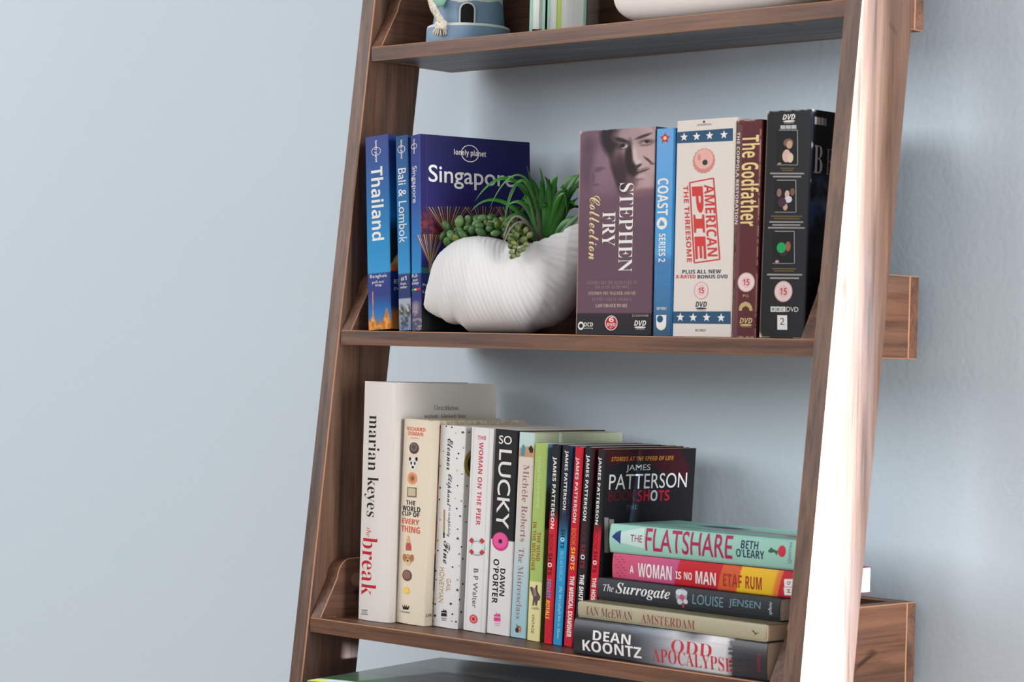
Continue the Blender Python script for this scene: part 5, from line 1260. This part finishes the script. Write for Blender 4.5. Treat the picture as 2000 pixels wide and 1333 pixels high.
# ------------------------------------------------------------------ white shell planter and its plants
SO = Vector((.1195, -.169, 0)); SD = Vector((.935, .354, 0)).normalized(); SN = Vector((.354, -.935, 0)).normalized()
def SP3(s, off_, z): return SO + SD*s + SN*off_ + Vector((0, 0, z))
top_pts = [(-.0006,.0575),(.0008,.064),(.0026,.0700),(.0034,.0761),(.0062,.0835),(.0076,.0895),(.0102,.0995),(.0156,.1078),(.0222,.1131),(.0305,.1188),(.0409,.1229),(.0544,.1245),(.0677,.1238),(.079,.1216),(.0886,.1187),(.0983,.1150),(.1060,.1133),(.1186,.1165),(.1306,.1200),(.1396,.1240),(.1489,.1277),(.1589,.1333),(.170,.1375),(.180,.137),(.187,.130),(.190,.118)]
bot_pts = [(-.0006,.0560),(.0016,.0520),(.0057,.0490),(.0145,.0446),(.021,.0427),(.0262,.0390),(.034,.0374),(.0395,.0380),(.0457,.0346),(.0503,.0306),(.0816,.0302),(.1146,.0302),(.1228,.0345),(.1378,.0382),(.1486,.0446),(.1556,.0527),(.1615,.0602),(.170,.073),(.180,.092),(.187,.107),(.190,.115)]
def interp(p, x): return np.interp(x, [q[0] for q in p], [q[1] for q in p])
NS, NA = 300, 200
ss = -.0006 + .1906*(0.5-0.5*np.cos(np.linspace(0, math.pi, NS+1)))
# smooth the measured outlines a little
def smooth(y, k):
    for _ in range(k): y[1:-1] = (y[:-2]+2*y[1:-1]+y[2:])/4
    return y
tp = smooth(interp(top_pts, ss), 3); bt = smooth(interp(bot_pts, ss), 3)
hd = np.interp(ss, [-.0006, .004, .012, .03, .06, .10, .13, .16, .18, .187, .190], [.001, .008, .014, .024, .034, .037, .034, .028, .02, .012, .003])
wopen = np.clip((ss-.086)/.016, 0, 1)*np.clip((.183-ss)/.008, 0, 1); wopen = wopen*wopen*(3-2*wopen)
verts = []; faces = []
A0 = np.radians(90-38*wopen)
for i in range(NS+1):
    zc = bt[i]+(tp[i]-bt[i])*.46
    for j in range(NA):
        a = 2*math.pi*j/NA; sa, ca = math.sin(a), math.cos(a)
        if sa > 0:
            z = zc + (tp[i]-zc)*min(sa/math.sin(A0[i]), 1.0 if wopen[i] < .02 else 9)
            if ca < 0: z += .010*wopen[i]*sa
        else: z = zc + (zc-bt[i])*sa
        o = hd[i]*ca*(1 if ca > 0 else .9)
        edge = min(1, ss[i]/.012)*min(1, (.19-ss[i])/.02)
        f_ = ss[i]+.37*z                                             # growth lines, fanning out from the dip in the rim
        if f_ > .1402:
            th_ = math.atan2(.37*(z-.122)+(ss[i]-.095), -(z-.122)*1.0+.37*(ss[i]-.095))
            f_ = .1402+th_*.052
        ph = f_/.0050
        g_ = (.5+.5*math.cos(2*math.pi*ph))**3*(.7+.3*math.sin(ph*2.3))
        amp = .013+.040*np.clip((ss[i]-.105)/.05, 0, 1)
        rdg = .5-g_; kk = 1-amp*g_*max(0, edge)
        z = zc+(z-zc)*kk if sa > -.7 else z
        verts.append(SP3(ss[i], o*kk, max(z, .0301)))
for i in range(NS):
    for j in range(NA):
        a = 2*math.pi*(j+.5)/NA
        lo = (A0[i]+A0[i+1])/2
        if wopen[i] > .05 and lo < a < math.pi-lo*.92: continue
        faces.append((i*NA+j, (i+1)*NA+j, (i+1)*NA+(j+1) % NA, i*NA+(j+1) % NA))
shell_base = SP3(.085, 0, .0301)
planter = thing('shell_planter', 'white ribbed seashell planter on the middle shelf, green plants in its opening', 'planter', shell_base)
white_cer = pbr('matt_white_ceramic', (207, 205, 204), .65, bump=.12, bscale=260)
def under(o, base): o.location = -Vector(base); return o
sh = under(mesh_obj('shell_body', verts, faces, white_cer, planter, smooth=True), shell_base)
sd = sh.modifiers.new('thickness', 'SOLIDIFY'); sd.thickness = .0028; sd.offset = -1
# foam filling under the opening
mb = MB(); rim = [SP3(.137+.040*math.cos(t), .022*math.sin(t)-.001, .108+.004*math.cos(3*t)) for t in np.linspace(0, 2*math.pi, 30, endpoint=False)]
mb.add(rim+[SP3(.137, 0, .113)], [(i, (i+1) % 30, 30) for i in range(30)])
mb.add(rim+[Vector(r)-Vector((0, 0, .02)) for r in rim], [(i, 30+i, 30+(i+1) % 30, (i+1) % 30) for i in range(30)])
under(mb.build('filling', pbr('dark_moss_filling', (52, 54, 36), .95, bump=.6, bscale=500), planter), shell_base)
leaf_a = pbr('succulent_green', (64, 98, 52), .5, var=.22, vscale=60); leaf_b = pbr('succulent_pale_green', (92, 124, 72), .5, var=.2, vscale=60); leaf_c = pbr('succulent_yellow_green', (96, 112, 40), .5, var=.2, vscale=60)
stem_m = pbr('plant_stem', (96, 104, 60), .6)
def teardrop(t): return .62+.75*t if t < .55 else 1.03-(t-.55)*.25
def axis_rot(d):
    return Vector(d).to_track_quat('Z', 'Y').to_matrix()
# trailing succulent along the left of the opening
base = SP3(.105, -.004, .112)
su = thing('artificial_succulent', 'plump-leaved green succulent trailing left over the top of the white shell', 'plant', base)
lv = MB(); st = MB()
trail = [SP3(.108, -.004, .112), SP3(.090, -.010, .128), SP3(.072, -.014, .134), SP3(.050, -.016, .133), SP3(.030, -.017, .129), SP3(.016, -.016, .124)]
st.tube(trail, .0016, 8)
st.tube([trail[1], SP3(.08, -.006, .137), SP3(.064, -.004, .139)], .0013, 8); st.tube([trail[3], SP3(.036, -.01, .121), SP3(.024, -.008, .118)], .0013, 8)
spots = []
for (s, o, z) in [(.0165,-.012,.1345),(.0125,-.015,.126),(.022,-.010,.1275),(.0205,-.006,.1185),(.030,-.010,.1385),(.0265,-.014,.131),(.034,-.008,.129),(.039,-.012,.141),(.0425,-.006,.133),(.031,-.004,.1215),(.049,-.012,.1425),(.0475,-.004,.130),(.056,-.012,.1425),(.054,-.005,.134),(.060,-.010,.137),(.063,-.014,.1435),(.066,-.004,.132),(.070,-.012,.1385),(.0745,-.008,.1335),(.076,-.014,.141),(.081,-.010,.136),(.085,-.006,.131),(.089,-.012,.137),(.094,-.008,.132),(.098,-.012,.137),(.0385,-.003,.1255),(.058,-.002,.1285),(.074,-.002,.1275),(.086,-.001,.1245),(.093,0,.1235),(.1005,-.002,.128),(.052,-.018,.138),(.068,-.018,.134),(.026,-.018,.137),(.084,-.016,.128)]:
    spots.append((s, o, z))
for _ in range(52):
    s = random.uniform(.022, .104); spots.append((s, random.uniform(-.022, -.004), random.uniform(.124, .1385) if s > .03 else random.uniform(.120, .132)))
for n_, (s, o, z) in enumerate(spots):
    p = SP3(s, o, z)
    d = SD*random.uniform(-.9, .5) + SN*random.uniform(-.2, .9) + Vector((0, 0, random.uniform(-.5, 1.0)))
    if s < .02: d = SD*-.5+SN*.3+Vector((0, 0, random.uniform(-1, .8)))
    k = random.uniform(.9, 1.25)
    lv.ball(p, (.0039*k, .0035*k, .0057*k), axis_rot(d), 12, 9, i=(0, 0, 1, 0, 2)[n_ % 5], shape=teardrop)
under(st.build('stem', stem_m, su, smooth=True), base); under(lv.build('leaves', [leaf_a, leaf_b, leaf_c], su, smooth=True), base)

# small bunch hanging over the front rim
base = SP3(.112, .014, .116)
hb = thing('artificial_succulent', 'small olive bead-leaved sprig hanging down the front of the white shell', 'plant', base)
lv = MB(); st = MB()
main = [SP3(.1165, .006, .118), SP3(.1150, .020, .125), SP3(.1120, .030, .119), SP3(.1115, .036, .110), SP3(.112, .038, .1035)]
st.tube(main, .0012, 8)
for n_, (s, o, z, k) in enumerate([(.1075,.022,.1315,1.25),(.1165,.024,.1290,1.1),(.1035,.022,.1275,1.0),(.1205,.024,.1245,1.25),(.1045,.030,.1195,1.5),(.1085,.033,.1155,1.2),(.1185,.033,.1195,1.3),(.1215,.034,.1150,1.2),(.1065,.036,.1125,1.1),(.1115,.038,.1120,.9),(.1165,.038,.1085,1.1),(.1085,.039,.1070,.95),(.1195,.037,.1105,1.1),(.112,.040,.1035,.9),(.1090,.039,.1025,.85),(.1155,.039,.1045,.9),(.1125,.036,.1235,1.0),(.102,.026,.1235,1.0)]):
    p = SP3(s, o, z); d = (p-main[3])*60+SN*.5+Vector((0, 0, random.uniform(-.4, .4)))
    lv.ball(p, (.0026*k, .0024*k, .0033*k), axis_rot(d), 12, 8, i=n_ % 2, shape=teardrop)
    q = min(main, key=lambda m_: (m_-p).length); st.tube([q, p], .0006, 5)
under(st.build('stem', stem_m, hb, smooth=True), base)
under(lv.build('leaves', [pbr('olive_bead_leaf', (84, 100, 50), .5, var=.2, vscale=80), pbr('olive_bead_leaf_pale', (108, 118, 66), .5, var=.2, vscale=80)], hb, smooth=True), base)

# spiky grass-leaved plant
base = SP3(.128, -.003, .110)
gp = thing('artificial_grass_plant', 'spiky bright green plant with long arching leaves in the white shell', 'plant', base)
g1 = pbr('leaf_green', (38, 106, 20), .38, var=.25, vscale=25); g2 = pbr('leaf_light_green', (72, 128, 52), .38, var=.2, vscale=25); g3 = pbr('dry_leaf_grey', (118, 108, 104), .5, var=.15, vscale=30); g4 = pbr('leaf_dark_green', (34, 84, 30), .4, var=.2, vscale=25)
bl = MB()
def blade(pts, w, mat=0, n=18, keel=.35):
    pts = [Vector(p) for p in pts]
    def bez(t):
        q = pts[:]
        while len(q) > 1: q = [q[i].lerp(q[i+1], t) for i in range(len(q)-1)]
        return q[0]
    v = []; f = []
    camd = Vector((.69, -.72, 0))
    for k in range(n+1):
        t = k/n; p = bez(t); tg = (bez(min(1, t+.02))-bez(max(0, t-.02))).normalized()
        side = tg.cross(camd*.8+Vector((0, 0, .5)))
        side = side.normalized() if side.length > .05 else SD.copy()
        nn = tg.cross(side).normalized()
        ww = w*(.75+.6*t if t < .3 else .93*(1-((t-.3)/.7)**2.2))+.00012
        v += [p-side*ww+nn*ww*keel, p, p+side*ww+nn*ww*keel]
    for k in range(n):
        a = 3*k; f += [(a, a+1, a+4, a+3), (a+1, a+2, a+5, a+4)]
    bl.add(v, f, mat)
def B(o0, c1, c2, tip, w, mat=0): blade([SP3(.128+o0, -.003+o0*.3, .110), SP3(*c1), SP3(*c2), SP3(*tip)], w, mat)
B(-.006, (.112, 0, .192), (.078, .004, .196), (.056, .010, .158), .0026)
B(-.006, (.112, .004, .150), (.074, .010, .176), (.053, .012, .148), .0026)
B(-.008, (.110, .006, .152), (.096, .012, .152), (.086, .014, .132), .0030)
B(-.004, (.118, .004, .205), (.090, .008, .196), (.073, .012, .152), .0013, 1)
B(-.006, (.117, .010, .196), (.100, .016, .196), (.0925, .022, .136), .0020, 1)
B(-.006, (.112, .018, .215), (.094, .026, .170), (.0965, .030, .126), .0016, 3)
B(-.003, (.120, .0, .150), (.112, .0, .175), (.105, 0, .1935), .0018, 3)
B(-.002, (.124, -.004, .160), (.121, -.006, .180), (.1165, -.006, .1915), .0020)
B(0, (.124, -.002, .150), (.116, 0, .178), (.111, .006, .181), .0036)
B(.002, (.128, 0, .150), (.133, 0, .185), (.141, .004, .1835), .0042)
B(.002, (.132, .002, .140), (.136, .004, .178), (.128, .010, .1815), .0036)
B(.004, (.136, 0, .160), (.146, 0, .200), (.170, -.004, .176), .0030, 1)
B(.004, (.136, .006, .165), (.150, .008, .195), (.1535, .012, .144), .0024, 3)
B(.005, (.138, .002, .150), (.152, .004, .172), (.163, .004, .186), .0032)
B(.005, (.138, -.006, .150), (.156, -.006, .205), (.186, -.010, .170), .0030)
B(.006, (.140, .004, .128), (.150, .006, .150), (.168, .004, .1405), .0042)
B(.006, (.142, .006, .120), (.156, .008, .142), (.172, .008, .150), .0040, 3)
B(.003, (.134, .004, .145), (.142, .008, .168), (.150, .010, .166), .0030)
B(-.004, (.118, .014, .136), (.102, .026, .165), (.0975, .034, .118), .0016, 2)
B(-.004, (.116, .012, .150), (.100, .030, .145), (.0985, .038, .1065), .0013, 2)
B(-.002, (.122, .010, .130), (.128, .016, .150), (.122, .020, .1525), .0016, 2)
B(-.004, (.118, .010, .125), (.106, .020, .135), (.0995, .028, .113), .0016, 1)
for a in (-.8, -.5, -.2, .1, .35, .6, .85):
    B(a*.008, (.128+a*.010, -.002, .140), (.128+a*.020, .002+.006*a, .165), (.128+a*.030, .004, .181-.010*abs(a)), .0052, (0, 3)[int(a*10) % 2])
for _ in range(34):
    a = random.uniform(-1, 1)
    B(a*.006, (.128+a*.012, random.uniform(-.01, .008), .15), (.128+a*.022, random.uniform(-.014, .01), .172+random.uniform(-.012, .008)), (.128+a*.036+random.uniform(-.006, .006), random.uniform(-.02, .012), .164+random.uniform(-.018, .018)), random.uniform(.0026, .0044), random.choice((0, 0, 0, 3, 1)))
under(bl.build('leaves', [g1, g2, g3, g4], gp, smooth=True), base)

# ------------------------------------------------------------------ things on the top shelf of the picture
Z1 = .3223
lc = Vector((.0870, -.0860, Z1))
lh = thing('lighthouse_ornament', 'blue and white painted lighthouse ornament at the left end of the top shelf', 'ornament', lc)
def paint(name, c): return pbr(name, c, .65, bump=.3, bscale=120, var=.16, vscale=34)
blue_p = paint('weathered_blue_paint', (126, 150, 174)); white_p = paint('weathered_white_paint', (224, 220, 212)); dark_in = pbr('dark_hollow', (14, 14, 15), .9)
MB().lathe([(0, 0), (.0425, 0), (.0432, .003), (.0430, .0160), (.0415, .0186), (.0385, .0192), (0, .0192)], 64).build('base', blue_p, lh, smooth=True, bevel=0)
MB().lathe([(.0428, .0165), (.0420, .0186), (.0408, .0193), (.0396, .0194)], 64).build('base_edge', white_p, lh, smooth=True)
tw = MB(); nz_, na_ = 180, 128
V_ = []; F_ = []; I_ = []
for j in range(nz_+1):
    z_ = .019+.115*j/nz_; r_ = .0368-.0115*(j/nz_)
    for k in range(na_):
        a = 2*math.pi*k/na_; V_.append((r_*math.cos(a), r_*math.sin(a), z_))
for j in range(nz_):
    for k in range(na_):
        a = 2*math.pi*k/na_; z_ = .019+.115*(j+.5)/nz_
        wv = .0011*math.sin(a*3+1)+.0008*math.sin(a*7)
        F_.append((j*na_+k, j*na_+(k+1) % na_, (j+1)*na_+(k+1) % na_, (j+1)*na_+k)); I_.append(0 if z_ < .0425+wv or z_ > .080+wv else 1)
tower = mesh_obj('tower', V_, F_, [blue_p, white_p], lh, I_, True)
MB().lathe([(0, .134), (.031, .134), (.032, .137), (.031, .140), (0, .140)], 48).build('gallery', white_p, lh)
MB().lathe([(.017, .140), (.017, .165), (0, .165)], 32).build('lantern_room', white_p, lh)
MB().lathe([(.022, .165), (.012, .178), (.002, .190), (0, .192)], 32).build('roof', blue_p, lh)
# arched doorway facing the room
ad = math.atan2(-.72, .66); Rz = Matrix.Rotation(ad, 3, 'Z')
def door_poly(w2, h1, h2):
    return [(-w2, h1), (w2, h1)] + [(w2*math.cos(t), h2+w2*math.sin(t)) for t in np.linspace(0, math.pi, 14)]
def door(name, w2, h1, h2, rr, mat):
    m_ = MB().prism(door_poly(w2, h1, h2), 0, .026, rr)
    m_.v = [tuple(Rz @ Vector(p)) for p in m_.v]
    return m_.build(name, mat, lh)
door('door_surround', .0082, .0193, .0322, .0376, white_p); door('doorway', .0066, .0194, .0322, .0382, dark_in)
cr = Vector((.72, .694, 0)); ct = Vector((.694, -.72, 0))
def LP(r, f, z): return cr*r+ct*f+Vector((0, 0, z))
rope_m = pbr('cotton_rope', (216, 206, 190), .85, bump=.5, bscale=400)
rp = MB(); path = [LP(-.030, .016, .125), LP(-.036, .020, .095), LP(-.0375, .026, .062), LP(-.0380, .029, .050), LP(-.0375, .031, .041), LP(-.0345, .033, .032), LP(-.0290, .035, .024), LP(-.0268, .036, .019)]
dense = []
for k in range(len(path)-1):
    for t in range(10): dense.append(path[k].lerp(path[k+1], t/10))
dense.append(path[-1])
for ph in (0, 2.094, 4.188):
    pts = []
    for k, p in enumerate(dense):
        an = ph+k*.62; pts.append(p+cr*math.cos(an)*.0019+ct*math.sin(an)*.0019)
    rp.tube(pts, .0022, 8)
for ph in (0, 2.1, 4.2):                                            # knot
    rp.tube([LP(-.0272+.0042*math.cos(ph+t), .036+.0042*math.sin(ph+t), .0165+.003*math.sin(2*t+ph)) for t in np.linspace(0, 4.5, 16)], .0023, 8)
for k in range(30):
    a = random.uniform(-1, 1); b_ = random.uniform(-1, 1); s_ = random.choice((-1, 1, 1))
    q0 = LP(-.0268+.002*a, .0365+.001*b_, .0155); 
    rp.tube([q0, q0+cr*.0045*a+ct*.002*b_+Vector((0, 0, -.004)), q0+cr*.007*a+ct*.002*b_+Vector((0, 0, -.0105+.003*abs(a)))], .0005, 5)
rp.build('rope', rope_m, lh, smooth=True)
fm = MB(); d_ = cr*.42+Vector((0, 0, .9)); fm.ball(LP(-.0205, .030, .062), (.0085, .0070, .0300), axis_rot(d_), 20, 16, shape=lambda t: 1.0/max(.35, math.sqrt(max(.05, 1-(2*t-1)**2)))*.92 if .05 < t < .95 else 1.2)
fm.build('hanging_float', paint('mint_painted_wood', (132, 172, 156)), lh, smooth=True)

mint = (150, 186, 170)
MG = 'mint notebooks standing on the top shelf'
NR = (0, 0, -2.42)
book('notebook', 'slim mint green notebook standing by the lighthouse, page edges facing out', 'notebook', .0150, .21, .073, (.1826, -.0702, Z1+.0003), NR, [], solid(mint), None, mint, kind='hard', group=MG, pages=PAPER_W, cover_name='cover')
nb = book('notebook', 'thick mint green notebook with a lime page marker, page edges facing out', 'notebook', .0375, .21, .073, (.2125, -.0442, Z1+.0003), NR, [], solid(mint), None, mint, kind='hard', group=MG, pages=PAPER_W, cover_name='cover')
MB().box((.0238, .0600, .0032), (.0290, .0697, .2065)).build('page_marker', pbr('lime_ribbon', (176, 200, 92), .5), nb, bevel=.001)
orn = thing('white_ornament', 'large smooth whitewashed ornament lying on the right of the top shelf', 'ornament', (.436, -.092, Z1))
ob = MB(); nu, nv = 72, 36; vv_ = []; ff_ = []
def sp(c, e): return math.copysign(abs(c)**e, c)
for j in range(nv+1):
    ph = -math.pi/2+math.pi*j/nv
    for k in range(nu):
        th = 2*math.pi*k/nu
        vv_.append((.135*sp(math.cos(ph), .45)*sp(math.cos(th), .55), .040*sp(math.cos(ph), .45)*sp(math.sin(th), .7), .042+.042*sp(math.sin(ph), .6)))
for j in range(nv):
    for k in range(nu): ff_.append((j*nu+k, j*nu+(k+1) % nu, (j+1)*nu+(k+1) % nu, (j+1)*nu+k))
mesh_obj('ornament_body', vv_, ff_, pbr('whitewashed_wood', (230, 220, 214), .55, bump=.2, bscale=90, var=.05, vscale=20), orn, smooth=True)
